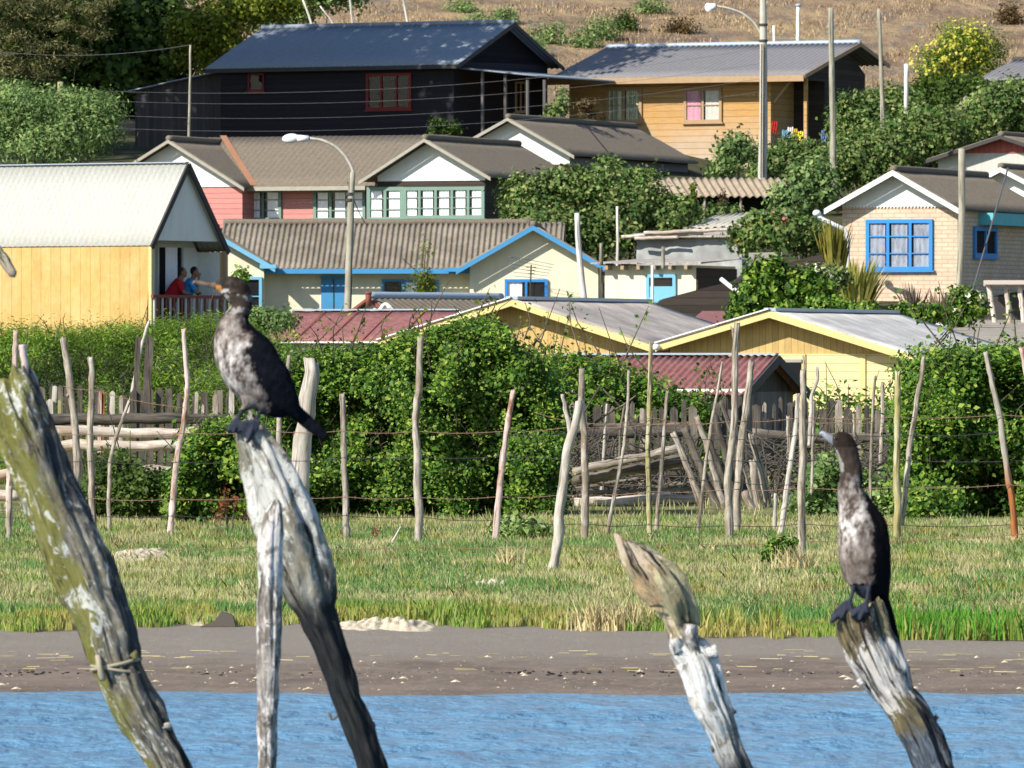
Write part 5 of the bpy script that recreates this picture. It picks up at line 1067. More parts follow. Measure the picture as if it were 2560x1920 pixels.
bush('young_tree','slim young tree with a pale stem rising above the garden bush','tree',[(1518,408,28,18),(1600,435,55,12),(1545,420,20,14)],205,.12,1100,L_bs,cs=.08,shell=.4)
R_=[('large leafy shrub beside the grooved lamp pole',[(1960,415,70,38),(1985,378,40,28),(1925,440,50,30),(2030,425,60,38)],224),
 ('tall climbing shrub covering the verandah end of the ochre house',[(2150,275,42,40),(2195,262,48,36),(2245,262,38,34),(2170,335,85,50),(2112,320,32,45)],228),
 ('wide green shrub above the white roof edge of the brick house',[(2250,370,110,60),(2330,330,80,60),(2130,390,90,50),(2210,430,90,30),(2060,450,60,30)],222),
 ('dark green shrub below the yellow flowering broom',[(2360,250,60,38),(2305,245,42,32),(2420,222,45,20),(2290,290,60,35)],240),
 ('bright green shrub at the right edge below the white balustrade',[(2480,290,80,50),(2550,260,60,50),(2440,340,80,35),(2560,310,50,40)],224)]
for lab,lb,Y in R_: bush('garden_shrub',lab,'shrub',lb,Y,.115,int(170*sum(q[2]*q[3] for q in lb)**.5)+9000,L_bs if Y!=240 else L_dk,cs=.14)
bush('garden_shrub','loose shrub with pale blossoms left of the white gable of the brick house','shrub',[(1990,500,55,45),(2050,480,45,40),(1960,545,40,25),(2020,440,60,30)],206,.13,6500,L_ol,cs=.13)
o=bush('flowering_shrub','dark shrub with small red flowers above the pale board fence','shrub',[(1880,595,50,38),(1950,580,60,45),(2025,590,45,42),(1900,560,40,25)],186,.12,8500,L_bs,cs=.1)
def flowers(o,lobes,Y,n,size,mat,name='flowers'):
    s=FP/Y; L=[(*P(a,b,Y),rx/s,(rx+rz)/2/s,rz/s) for a,b,rx,rz in lobes]; Pt,N=blob_pts(L,n*3,.05,3,.04,.3); q=N[:,1]<.35; Pt=Pt[q];N=N[q]
    V,F=leaves(Pt,N,size,.9,.6); fast(name,V,F,mat,o)
flowers(o,[(1880,595,52,40),(1950,580,62,47),(2025,590,47,44)],186,26,.1,L_pf)
o=bush('geranium_bush','light green clumpy bush by the retaining wall left of the flax plant','bush',[(1915,690,40,32),(1895,745,42,36),(1960,725,50,42),(2030,720,42,36),(1870,790,40,22),(1990,770,60,25),(1940,665,25,12)],150,.11,14000,L_iv,cs=.09,shell=.1)
o=bush('rose_bush','pale pink rose bush above the flax plant','bush',[(2050,690,45,22),(2090,695,40,18)],152,.08,2500,L_bs,cs=.07); flowers(o,[(2050,688,46,23),(2090,692,40,18)],152,40,.1,L_wf)
o=bush('rose_bush','pale yellow rose bush at the foot of the wooden pole','bush',[(2400,755,30,35),(2430,765,32,38),(2385,790,22,22)],160,.09,3600,L_iv,cs=.07); flowers(o,[(2400,755,32,36),(2430,765,33,38)],160,16,.1,L_wf)
bush('low_border','low green border plants along the brick house foot','bush',[(2080,775,45,18),(2150,785,50,16),(2260,785,40,16),(2330,790,40,16)],148,.09,6500,L_iv,cs=.07)
def flax(name,lab,px,py,Y,n,L,sp,mat,wid=.06,cat='plant',fan=.55):
    b=P(px,py,Y); a=rng.random(n)*2*math.pi; r=np.sqrt(rng.random(n))*sp; Pt=np.stack([b[0]+np.cos(a)*r,Y+np.sin(a)*r,np.full(n,b[2])],1)
    d=np.stack([np.cos(a),np.sin(a),np.zeros(n)],1); l=(L*(.6+.45*rng.random(n)))[:,None]; ln=(fan*(.2+rng.random(n)))[:,None]; s=np.stack([-np.sin(a),np.cos(a),np.zeros(n)],1); s+=unit(n)*.6; s[:,2]=0; s/=np.linalg.norm(s,axis=1)[:,None]
    up=np.array([0,0,1.]); V=[];ks=[0,.3,.6,.85,1]; ws=[.7,1,.8,.4,.02]
    for k,w_ in zip(ks,ws):
        c_=Pt+up*l*(k-.25*k*k*ln)+d*l*ln*(k*.45+.4*k*k); V+=[c_-s*wid/2*w_,c_+s*wid/2*w_]
    V=np.stack(V,1).reshape(-1,3); F=np.array([[i*10+2*j,i*10+2*j+1,i*10+2*j+3,i*10+2*j+2] for i in range(n) for j in range(4)])
    o=MB().add(V,F.tolist()).build(name,mat); return tag(o,lab,cat)
flax('flax_plant','big fan of yellow green sword leaves before the brick house window',2140,792,157,230,1.25,.28,L_ph,.06,fan=.6)
flax('flax_plant','darker tall flax between the red flowered shrub and the white drainpipe',2085,690,184,130,1.35,.25,m_leaf('old_sword_leaf',gd([(85,85,35),(130,125,50),(165,155,75)]),2,.2),.07,fan=.28)
flax('spiky_plant','dusky purple spiky plant at the foot of the brick house',2285,800,154,70,.75,.16,m_leaf('purple_sword_leaf',gd([(120,105,100),(90,75,75),(150,135,120)]),2,.2),.045,fan=.45)
flax('spiky_plant','dusky spiky plant nearest the wooden pole',2345,806,154,60,.7,.16,L_dr if False else m_leaf('dusky_sword_leaf',gd([(135,120,105),(100,85,80),(165,145,125)]),2,.2),.04,fan=.45)
o=bush('broom_bush','big broom bush covered in yellow flowers on the dry hill','bush',[(2335,165,50,55),(2395,120,75,62),(2455,110,55,52),(2435,165,65,42),(2370,200,60,30)],255,.12,15000,L_cy,cs=.14,aspect=.3); flowers(o,[(2325,165,52,57),(2385,115,75,62),(2440,105,52,50),(2420,165,50,42)],254.6,800,.09,L_ye)
bush('red_leaved_bush','small sparse dark red leaved bush before the ochre house wall','bush',[(1465,270,26,34),(1475,300,30,18)],230,.10,650,L_mg,cs=.08,shell=.5)
bush('slim_shrub','leafy shrub against the lower right of the ochre wall','shrub',[(1822,385,38,52),(1850,370,40,35),(1805,430,40,25)],222,.13,2800,L_ol,cs=.12,shell=.35)
bush('wispy_tree','wispy yellow green young tree before the ribbed brown roof','tree',[(1063,640,14,40),(1066,700,32,38),(1052,730,40,28)],178,.09,1300,L_yg,cs=.08,shell=.6,aspect=.35)
bush('slim_shrub','small green shrub between the two upper houses','shrub',[(1400,260,18,45),(1385,290,28,22)],228,.10,1300,L_bs,cs=.09)
bush('garden_plant','green plant below the dark house porch','plant',[(1100,318,30,14),(1125,322,30,12)],226,.10,900,L_dk,cs=.08)
for i,(px,py) in enumerate([(1733,480),(1806,500)]): bush('spire_plant',['yellow green spire plant under the left of the iron roof','reddish spire plant under the middle of the iron roof'][i],'plant',[(px,py,6,36),(px,py+30,12,14)],207,.08,420,L_yg if i==0 else L_mg,cs=.04,shell=.6)
bush('garden_plant','leafy plant under the iron roof beside the garden bush','plant',[(1790,535,35,18),(1830,540,20,14)],206,.12,1300,L_bs,cs=.1)
bush('creeping_bush','straggly bush in front of the left cream window','bush',[(600,690,16,20),(630,800,60,22),(590,760,20,20)],176,.09,1500,L_cy,cs=.09,shell=.5)
bush('cane_thicket','brown leaved thicket right of the dark log end of the feathery hedge','bush',[(690,810,40,25),(650,790,30,20)],120,.06,2200,L_ol,cs=.06,shell=.5)
# hillside scrub, each shrub its own
SC=[(1370,85,40,28,'green'),(1500,75,45,30,'green'),(1560,60,20,22,'dark'),(1260,45,28,18,'green'),(1700,70,40,18,'brown'),(1620,20,45,18,'green'),(1330,130,30,22,'green'),(1150,20,30,12,'green'),(1190,60,45,18,'green'),(1460,110,30,16,'green'),(2520,40,20,20,'brown')]
for i,(px,py,rx,ry,k_) in enumerate(SC):
    lab={'green':'green','dark':'dark green','brown':'brownish','tan':'dry tan'}[k_]
    where=['above the left end of the ochre roof','in the middle of the dry slope above the ochre roof','in the shade beside the big slope shrub','just right of the dark roof peak','right of centre on the dry slope','at the top edge left of the lamp arm','in the dip between the two upper roofs','at the top edge above the dark roof','behind the dark roof peak','against the ochre roof ridge','at the top right corner'][i]
    Yh=next((y for y in np.arange(255,330,.5) if gz((px-1280)/FP*y,y)>=CZ+(HY-py-ry)/FP*y),300)
    bush('hill_shrub',f'{lab} scrub bush {where}','shrub',[(px,py,rx,ry),(px+rx*.5,py+ry*.3,rx*.6,ry*.6),(px-rx*.8,py+ry*.5,rx*.4,ry*.3)],float(Yh),.12,1500,{'green':L_ol,'dark':L_dk,'brown':L_mg,'tan':L_dr}[k_],cs=.17,group='scrub bushes on the dry hill',shell=.4,aspect=.4)
n_=60000; y=255+50*rng.random(n_); x=(rng.random(n_)*2-1)*y*.08; z=np.array([gz(a,b) for a,b in zip(x,y)]); q=np.array([noise.noise((a*.35,b*.35,2)) for a,b in zip(x,y)])>-.08
V,F=blades(np.stack([x,y,z],1)[q],.13,.03,.5); n=NT('dry_hill_grass',.9,.1); ge=n.n('NewGeometry'); k=n.ramp(ge.outputs['Random Per Island'],[(0,c(160,130,102,.75)),(.5,c(196,166,128,.78)),(.8,c(212,188,146,.8)),(1,c(130,130,85,.75))]); n.out(k)
tag(fast('dry_grass',V,F,n.m),kind='stuff')
# big trees outside the frame on the left whose shade falls on the dark house
def bigtree(lab,x,y,cz,rx,ry,rz,n,size,mat,extra=()):
    zb=gz(x,y); o=thing('unseen_tree',lab,'tree',(x,y,zb)); L=[(x,y,cz,rx*.7,ry*.7,rz*.7)]
    for i in range(9):
        d=unit(1)[0]; L.append((x+d[0]*rx*.6,y+d[1]*ry*.6,cz+d[2]*rz*.6,rx*.45,ry*.45,rz*.4))
    L+=list(extra)
    Pt,N=blob_pts(L,n,.35,14,.3); V,F=leaves(Pt,N,size,.6); fast('crown',V,F,mat,o)
    mb=MB(); mb.tube([(x,y,zb-.5),(x+.2,y,zb+4),(x,y,cz+rz*.3)],[.5,.35,.1],12,1,.1,.05); mb.build('trunk',M['bark'],o,True,world=True)
    for q in L[1:6]+list(extra): mb=MB(); i=len(L); mb.tube([(x,y,cz-rz*.6),(q[0],q[1],q[2])],[.16,.04],8,i,.1,.05,ref=(.1,.2,1)); mb.build('limb',M['bark'],o,True,world=True)
bigtree('tall dense tree outside the left edge shading the dark timber house',-17.8,230.5,18.8,5.8,5.2,5.6,24000,.42,L_dk,[(-10.5,236,18.9,4.2,3.6,3.0),(-11.3,232.3,17.6,3.4,3.2,2.8),(-6.9,237,19.2,2.3,2.3,2.0)])  # extra crown lobes added out of view to shade the dark roof and wall
bigtree('lower bushy tree outside the left edge, added to shade the lean-to',-21,234.5,14.2,4.3,4,5,8000,.42,L_dk)  # unseen tree added to keep the lean-to in shade
bigtree('second tall tree outside the left edge, farther left',-25.5,242,21.5,6,5.5,6,14000,.45,L_dk)
# ---------------- old logs standing in the water ----------------
def m_log(name,base,alt,moss,mossf,white,whitef,dark,darkz=None,bluef=.0,msh=0,wsh=0,crack=(.36,.45),wz=None,dk=.12,side=None,alt2=None):
    n=NT(name,.8,.25); v=n.coord('grain'); s_=n.n('SeparateXYZ'); n.l(v,s_.inputs[0])
    k=n.mix(n.ramp(n.noise(n.mapping(v,(1,1,.5)),12,9,.7),[(.42,(0,0,0,1)),(.58,(1,1,1,1))]),base,alt)
    g=n.noise(n.mapping(v,(1,1,.16)),60,10,.75,.8)
    k=n.mix(.7,k,n.mix(1.0,k,n.ramp(g,[(.34,(.25,.24,.24,1)),(.60,(1.3,1.3,1.3,1))]),'MULTIPLY'))
    # moss on the left side, painted shade on the right
    ms=n.math('ADD',n.noise(n.mapping(v,(1,1,.5)),10,8,.7),n.math('MULTIPLY',s_.outputs[0],-2.2)); ms=n.math('ADD',n.math('SUBTRACT',ms,n.math('MULTIPLY',s_.outputs[2],.16)),msh)
    k=n.mix(n.math('MULTIPLY',n.ramp(ms,[(.5,(0,0,0,1)),(.62,(1,1,1,1))]),mossf),k,moss)
    ws=n.math('ADD',n.math('ADD',n.math('MULTIPLY',n.noise(n.mapping(v,(1,1,.42)),34,9,.72,1.2),.6),n.math('MULTIPLY',n.noise(n.mapping(v,(1,1,.5)),9,5,.65),.4)),wsh)
    if wz:
        a=n.math('SUBTRACT',1,n.math('MINIMUM',n.math('DIVIDE',n.math('ABSOLUTE',n.math('SUBTRACT',s_.outputs[2],wz[0])),wz[1]),1)); ws=n.math('ADD',ws,n.math('MULTIPLY',a,wz[2]))
    k=n.mix(n.math('MULTIPLY',n.ramp(ws,[(.52,(0,0,0,1)),(.56,(1,1,1,1))]),whitef),k,white)
    if darkz:
        dz=n.math('ADD',s_.outputs[2],n.math('MULTIPLY',n.math('SUBTRACT',n.noise(n.mapping(v,(1,1,.4)),8,6,.6),.5),.5)); mr=n.n('MapRange'); n.l(n.math('ADD',dz,n.math('MULTIPLY',s_.outputs[0],.5)),mr.inputs[0]); mr.inputs[1].default_value=darkz[0]; mr.inputs[2].default_value=darkz[1]
        k=n.mix(mr.outputs[0],k,n.mix(n.ramp(g,[(.45,(0,0,0,1)),(.75,(dk,dk,dk,1))]),dark,alt2 or alt))
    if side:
        shade_mask=n.math('ADD',n.math('MULTIPLY',s_.outputs[0],3.2),n.math('MULTIPLY',n.noise(n.mapping(v,(1,1,.25)),16,8,.7,.8),1.0)); k=n.mix(n.math('MULTIPLY',n.ramp(shade_mask,[(side,(0,0,0,1)),(side+.07,(1,1,1,1))]),.88),k,dark)  # sun-averted right flank darkened in colour to deepen its shade
    k=n.mix(n.ramp(n.noise(n.mapping(v,(1,1,.09)),36,8,.68,1.0),[(crack[0],(1,1,1,1)),(crack[1],(0,0,0,1))]),k,(.018,.016,.018,1))
    n.bump(n.math('ADD',g,n.noise(n.mapping(v,(1,1,.25)),16,8,.7)),1.,.025); return n.out(k)
def log(name,lab,path,seed,mat,jag=.05,seg=64,flute=.22,stubs=(),Y=26,sy=1,wob=.006,cat='log'):
    s=FP/Y; q=[P(a,b,Y) for a,b,_ in path]; r=[]
    for i,(a,b,h) in enumerate(path):
        j=min(i+1,len(path)-1); i0=max(0,i-1); dx=path[j][0]-path[i0][0]; dy=path[j][1]-path[i0][1]; r.append(h/s*dy/math.hypot(dx,dy))
    o=thing(name,lab,cat,tuple(q[-1])); mb=MB(); mb.tube(q,r,seg,seed,.09,wob,step=.012,flute=flute,jag=jag,sy=sy); mb.build('trunk',mat,o,True,world=True)
    for i,(pts,w,m,*sl) in enumerate(stubs):
        mb=MB(); mb.tube([P(a,b,Y)-(0,dy_,0) for a,b,dy_ in pts],w,40 if sl else 14,seed+i,.15,.004,step=.01,flute=.38,jag=.03 if sl else .015,slant=-sl[0] if sl else 0,jagend=sl[1] if sl else 0); mb.build('branch_stub',m,o,True,world=True)
    return o
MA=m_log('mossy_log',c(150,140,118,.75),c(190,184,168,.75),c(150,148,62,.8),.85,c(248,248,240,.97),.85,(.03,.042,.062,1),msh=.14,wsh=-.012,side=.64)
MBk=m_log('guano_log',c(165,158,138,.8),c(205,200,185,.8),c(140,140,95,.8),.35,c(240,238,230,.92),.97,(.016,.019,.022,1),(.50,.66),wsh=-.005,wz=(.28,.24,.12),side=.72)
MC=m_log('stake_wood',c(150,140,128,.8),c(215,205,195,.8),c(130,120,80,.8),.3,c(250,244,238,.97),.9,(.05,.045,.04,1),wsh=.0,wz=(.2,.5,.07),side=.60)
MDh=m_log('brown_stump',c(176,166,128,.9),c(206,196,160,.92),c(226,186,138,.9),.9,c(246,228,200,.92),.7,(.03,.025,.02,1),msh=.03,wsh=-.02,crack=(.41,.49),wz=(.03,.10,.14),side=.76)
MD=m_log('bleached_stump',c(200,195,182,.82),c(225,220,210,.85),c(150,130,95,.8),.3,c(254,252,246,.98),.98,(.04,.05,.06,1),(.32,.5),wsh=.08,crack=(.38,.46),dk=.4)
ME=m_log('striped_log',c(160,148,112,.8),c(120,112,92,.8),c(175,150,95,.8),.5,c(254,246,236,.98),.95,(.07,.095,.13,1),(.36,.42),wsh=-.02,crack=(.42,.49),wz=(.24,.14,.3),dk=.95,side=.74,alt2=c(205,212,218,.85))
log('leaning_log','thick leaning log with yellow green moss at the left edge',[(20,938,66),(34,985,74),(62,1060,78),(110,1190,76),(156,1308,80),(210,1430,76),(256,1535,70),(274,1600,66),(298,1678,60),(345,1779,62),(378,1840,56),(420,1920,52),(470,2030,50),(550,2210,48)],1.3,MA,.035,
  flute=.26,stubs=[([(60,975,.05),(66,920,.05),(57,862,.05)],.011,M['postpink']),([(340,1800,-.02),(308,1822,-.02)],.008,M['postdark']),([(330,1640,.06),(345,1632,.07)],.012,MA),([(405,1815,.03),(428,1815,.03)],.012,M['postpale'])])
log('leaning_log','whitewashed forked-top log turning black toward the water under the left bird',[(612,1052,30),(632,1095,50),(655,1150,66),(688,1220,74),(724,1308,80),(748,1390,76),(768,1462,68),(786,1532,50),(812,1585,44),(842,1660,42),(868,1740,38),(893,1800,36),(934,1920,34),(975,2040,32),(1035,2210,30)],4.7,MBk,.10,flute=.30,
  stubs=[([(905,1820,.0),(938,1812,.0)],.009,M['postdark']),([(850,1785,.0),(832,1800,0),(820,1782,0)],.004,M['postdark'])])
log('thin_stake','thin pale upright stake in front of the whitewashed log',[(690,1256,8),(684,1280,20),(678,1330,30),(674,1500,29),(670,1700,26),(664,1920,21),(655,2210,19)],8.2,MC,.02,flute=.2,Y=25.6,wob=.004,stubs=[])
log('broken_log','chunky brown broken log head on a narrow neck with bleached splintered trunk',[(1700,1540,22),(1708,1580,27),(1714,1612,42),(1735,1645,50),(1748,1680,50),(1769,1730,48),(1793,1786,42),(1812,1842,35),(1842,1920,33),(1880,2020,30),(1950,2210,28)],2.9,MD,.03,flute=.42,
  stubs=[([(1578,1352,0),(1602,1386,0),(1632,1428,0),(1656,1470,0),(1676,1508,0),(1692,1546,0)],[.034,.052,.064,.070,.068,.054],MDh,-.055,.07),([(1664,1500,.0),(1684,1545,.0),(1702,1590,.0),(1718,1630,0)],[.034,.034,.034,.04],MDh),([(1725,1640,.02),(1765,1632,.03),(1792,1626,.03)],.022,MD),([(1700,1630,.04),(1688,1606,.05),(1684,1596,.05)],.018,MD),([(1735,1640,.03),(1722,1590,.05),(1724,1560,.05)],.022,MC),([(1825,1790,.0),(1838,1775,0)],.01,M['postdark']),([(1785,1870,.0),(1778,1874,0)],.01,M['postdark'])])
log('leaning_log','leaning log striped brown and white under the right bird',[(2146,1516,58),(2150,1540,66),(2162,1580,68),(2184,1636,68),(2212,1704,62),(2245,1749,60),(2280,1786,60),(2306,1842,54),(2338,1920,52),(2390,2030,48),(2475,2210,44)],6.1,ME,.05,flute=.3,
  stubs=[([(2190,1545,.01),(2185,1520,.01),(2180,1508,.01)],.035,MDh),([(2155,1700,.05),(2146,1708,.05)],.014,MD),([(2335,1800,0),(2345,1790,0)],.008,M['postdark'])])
log('dead_branch','dark cut end of a branch poking in at the left edge',[(33,686,13),(8,648,17),(-60,560,20),(-130,480,24),(-170,800,34),(-150,1500,46),(-140,2210,50)],3.3,MDh,.004,flute=.1,Y=27,wob=0)
# rope and twine tied round the mossy log
mb=MB(); 
def ring(mb,px,py,rx,rz,tilt,r,Y=26,n=26,a0=0,a1=2*math.pi):
    s=FP/Y; c0=P(px,py,Y); pts=[]
    for i in range(n+1): a=a0+(a1-a0)*i/n; pts.append(c0+np.array([math.cos(a)*rx/s,-math.sin(a)*rx/s,math.cos(a)*tilt+.004*noise.noise((a*3,px,0))]))
    mb.tube(pts,r,6,0,0,0,ref=(0.05,.02,1),endcap=True)
ring(mb,290,1660,62,0,.018,.006); ring(mb,290,1672,63,0,-.012,.005)
mb.tube([P(244,1640,25.92),P(250,1668,25.9),P(258,1700,25.92)],.010,6,1,.2,.0,step=.01)
o=mb.build('rope',m_plain('rope_fibre',c(188,176,150,.75),.9,.2,40,.3),None,True); tag(o,'pale rope tied round the mossy log','rope')
# ---------------- cormorants ----------------
def cormorant(name,lab,foot,Y,spine,parts,colfn,billpts,eye,feet,legs):
    s=FP/Y; o0=P(*foot,Y); t=thing(name,lab,'bird',tuple(o0)); mb=MB()
    mb.tube([P(a,b,Y) for a,b,_ in spine],[r/s for *_,r in spine],24,1,0,0,step=.008,sy=.86)
    for pts,rr,sy,dy in parts: mb.tube([P(a,b,Y)+np.array([0,dd,0]) for (a,b),dd in zip(pts,dy)],[r/s for r in rr],16,2,0,0,step=.008,sy=sy)
    for pts,rr,dy in legs: mb.tube([P(a,b,Y)+np.array([0,dd,0]) for (a,b),dd in zip(pts,dy)],[r/s for r in rr],10,3,0,0,step=.006)
    for poly,dy,th in feet:
        q=[P(a,b,Y) for a,b in poly]; n_=len(q); cx=np.mean([p[2] for p in q])
        V=[(p[0],p[1]+dy-(o0[2]-p[2])*-.15,p[2]) for p in q]; V+=[(a,b+th,d_) for a,b,d_ in V]; mb.add(V,[tuple(range(n_)),tuple(range(2*n_-1,n_-1,-1))]+[(i,i+n_,(i+1)%n_+n_,(i+1)%n_) for i in range(n_)])
    o=mb.build('body',None,t,True,world=True)
    m=o.modifiers.new('r','REMESH'); m.mode='VOXEL'; m.voxel_size=.0042; m.use_smooth_shade=True
    m=o.modifiers.new('s','SMOOTH'); m.factor=.5; m.iterations=5
    dg=bpy.context.evaluated_depsgraph_get(); dg.update(); me=bpy.data.meshes.new_from_object(o.evaluated_get(dg)); o.modifiers.clear(); o.data=me
    n_=len(me.vertices); co=np.zeros(n_*3,np.float32); me.vertices.foreach_get('co',co); co=co.reshape(-1,3)
    ca=me.color_attributes.new('plumage','FLOAT_COLOR','POINT'); cc=np.ones((n_,4),np.float32)
    for i,q in enumerate(co):
        wq=q+o0; px=1280+wq[0]/wq[1]*FP; py=HY-(wq[2]-CZ)/wq[1]*FP; cc[i,:3]=colfn(px,py,q)
    ca.data.foreach_set('color',cc.ravel()); me.shade_smooth()
    n=NT('plumage',.85,.04); at=n.n('Attribute',attribute_name='plumage').outputs['Color']; v=n.coord(); f=n.noise(n.mapping(v,(1,1,.5)),90,5,.7); k=n.mix(.5,at,n.mix(1.0,at,n.ramp(f,[(.3,(.5,.5,.5,1)),(.7,(1.5,1.5,1.5,1))]),'MULTIPLY')); 
    vo=n.n('TexVoronoi',Scale=55); n.l(n.mapping(v,(1,1,.6)),vo.inputs[0]); n.bump(n.math('ADD',vo.outputs['Distance'],f),.5,.006); n.out(k); me.materials.clear(); me.materials.append(n.m)
    mb=MB(); mb.tube([P(a,b,Y) for a,b,_ in billpts],[r/s for *_,r in billpts],12,0,0,0,step=.004,sy=.8); mb.build('bill',m_bill if foot[0]<1000 else m_bill2,t,True,world=True)
    for sg in (-1,1): mb=MB(); mb.ball(P(eye[0],eye[1],Y)+np.array([0,sg*eye[2],0]),.0055,10,8); mb.build('eye',m_eye,t,True,world=True)
    return t
def nz(q,s,o_=0,zs=1): return noise.noise((q[0]*s+o_,q[1]*s,q[2]*s*zs))
n=NT('bill_horn',.4,.4); v=n.coord(); m_bill=n.out(n.ramp(n.noise(v,60,4),[(.35,(.07,.05,.035,1)),(.65,(.17,.12,.085,1))]))
n=NT('pale_bill_horn',.4,.4); v=n.coord(); m_bill2=n.out(n.ramp(n.noise(v,60,4),[(.35,(.16,.165,.18,1)),(.65,(.36,.37,.39,1))]))
n=NT('eye',.1,.6); n.b.inputs['Base Color'].default_value=(.012,.03,.03,1); m_eye=n.m
DK=np.array((.005,.0045,.0055)); BR=np.array((.055,.040,.032)); WH=np.array((.62,.58,.54)); MBR=np.array((.13,.095,.074)); FT=np.array((.035,.039,.055)); BW=np.array((.0045,.005,.008))
def colL(px,py,q):
    kq=nz(q,60,2,.4)+.6*nz(q,150,3,.5)
    k=nz(q,42)+.6*nz(q,95,3); 
    if py>1022 and px<665: return FT
    if py<735: 
        if px<556 and py>708: return np.array((.45,.2,.05)) if (px-545)**2+(py-722)**2<95 else (WH*.75 if py>727 and k>-.25 else BR)
        if px<592 and 722<py<731: return WH*.7 if k>-.1 else BR
        return BR*.5+.05*max(0,kq)
    edge=np.interp(py,[735,780,800,850,880,930,985,1015],[640,604,606,640,612,632,664,668])
    if py<786 and px<622: return BR*1.1 if k<.22-.3*math.exp(-((py-772)/10)**2) else WH*.45
    kk=.7*nz(q,34,2,.55)+.8*nz(q,80,7,.5)+.6*nz(q,170,4,.6)
    A=.12+.74*math.exp(-((px-572)/52)**2-((py-905)/72)**2)+.25*math.exp(-((px-625)/22)**2-((py-862)/14)**2)
    lo=float(np.clip(A*(.55+1.1*kk),0,1)); e=float(np.clip((edge-px)/16+kk*.9+.3,0,1)); b_=np.array((.105,.078,.064))*(1+.5*kk)
    cm=(b_*(1-lo)+WH*lo)*e+(BW if k<.33 else BW*1.5)*(1-e)
    return np.clip(cm,0.004,1)
    return BW if k<.33 else BW*1.6
LB=cormorant('cormorant','cormorant in profile facing left with mottled breast and dark wings on the whitewashed log',(625,1062),26,
 [(540,713,12),(555,713,21),(574,717,30),(592,729,34),(602,747,31),(603,768,26),(593,790,29),(588,812,43),(590,838,57),(600,868,70),(618,900,77),(640,938,75),(662,975,62),(690,1008,42),(722,1030,20)],
 [([(612,838),(650,880),(690,945),(725,1010),(752,1045)],[16,34,38,26,8],.42,[-.062,-.074,-.068,-.042,-.02]),([(612,838),(650,880),(690,945),(725,1010),(752,1045)],[16,34,38,26,8],.42,[.062,.074,.068,.042,.02]),
  ([(700,985),(740,1030),(780,1065),(816,1094)],[22,19,17,11],.5,[0,0,0,0]),
  ([(628,985),(620,1010),(612,1024)],[26,16,8],.8,[-.03,-.035,-.035]),([(660,985),(656,1012),(652,1026)],[26,16,8],.8,[.02,.02,.015])],
 colL,[(556,715,12),(540,714.5,9),(515,710.5,6.4),(495,706,5.2),(486,704,5),(482,711,3)],(556,711,.022),
 [([(598,1038),(590,1044),(572,1062),(569,1080),(578,1084),(588,1080),(596,1086),(604,1078),(606,1050)],-.075,.010),([(640,1046),(628,1050),(606,1052),(609,1078),(618,1098),(620,1112),(630,1100),(644,1080),(656,1054),(650,1046)],-.085,.010)],
 [([(613,1018),(602,1030),(598,1046)],[7,5.5,6],[-.035,-.05,-.068]),([(653,1018),(648,1034),(641,1052)],[7,5.5,6],[.01,-.03,-.075]),([(598,1042),(574,1076)],[5,4],[-.07,-.078]),([(598,1042),(586,1082)],[5,4],[-.07,-.08]),([(598,1042),(603,1078)],[5,4],[-.07,-.078]),([(641,1050),(610,1056)],[5,4],[-.078,-.082]),([(641,1050),(618,1108)],[5,4],[-.078,-.09]),([(641,1050),(652,1056)],[5,4],[-.078,-.085])])
def colR(px,py,q):
    k=nz(q,42,9)+.6*nz(q,95,5)
    if py>1460+7*k: return FT if px<2178 and py>1463 else DK
    if py<1180+10*k:
        if px<2092 and py<1125: return BR*.8
        l=np.interp(py,[1110,1160,1200],[2084,2106,2108]); 
        if px<l+2.5 and py>1118: return WH*.45
        return BR*(.8+.6*max(0,nz(q,70,1,.4))) if py>1118 else BR*.4
    dk=np.interp(py,[1200,1260,1320,1400,1460],[2150,2166,2182,2186,2184]); 
    if px>dk+22: return DK
    kk=.7*nz(q,34,2,.55)+.8*nz(q,80,7,.5)+.6*nz(q,170,4,.6)
    A=.07+.95*math.exp(-((px-2112)/42)**2-((py-1312)/46)**2)+.15*(py<1280)
    lo=float(np.clip(A*(.66+1.5*kk),0,1)); b_=np.array((.12,.09,.072))*(1+.5*kk); e=float(np.clip((dk-px)/14+kk*.8+.3,0,1))
    t_=float(np.clip((py-1180)/60+kk*.8,0,1)); b_=BR*.9*(1-t_)+b_*t_; lo*=t_
    return np.clip((b_*(1-lo)+WH*lo)*e+DK*(1-e),.004,1)
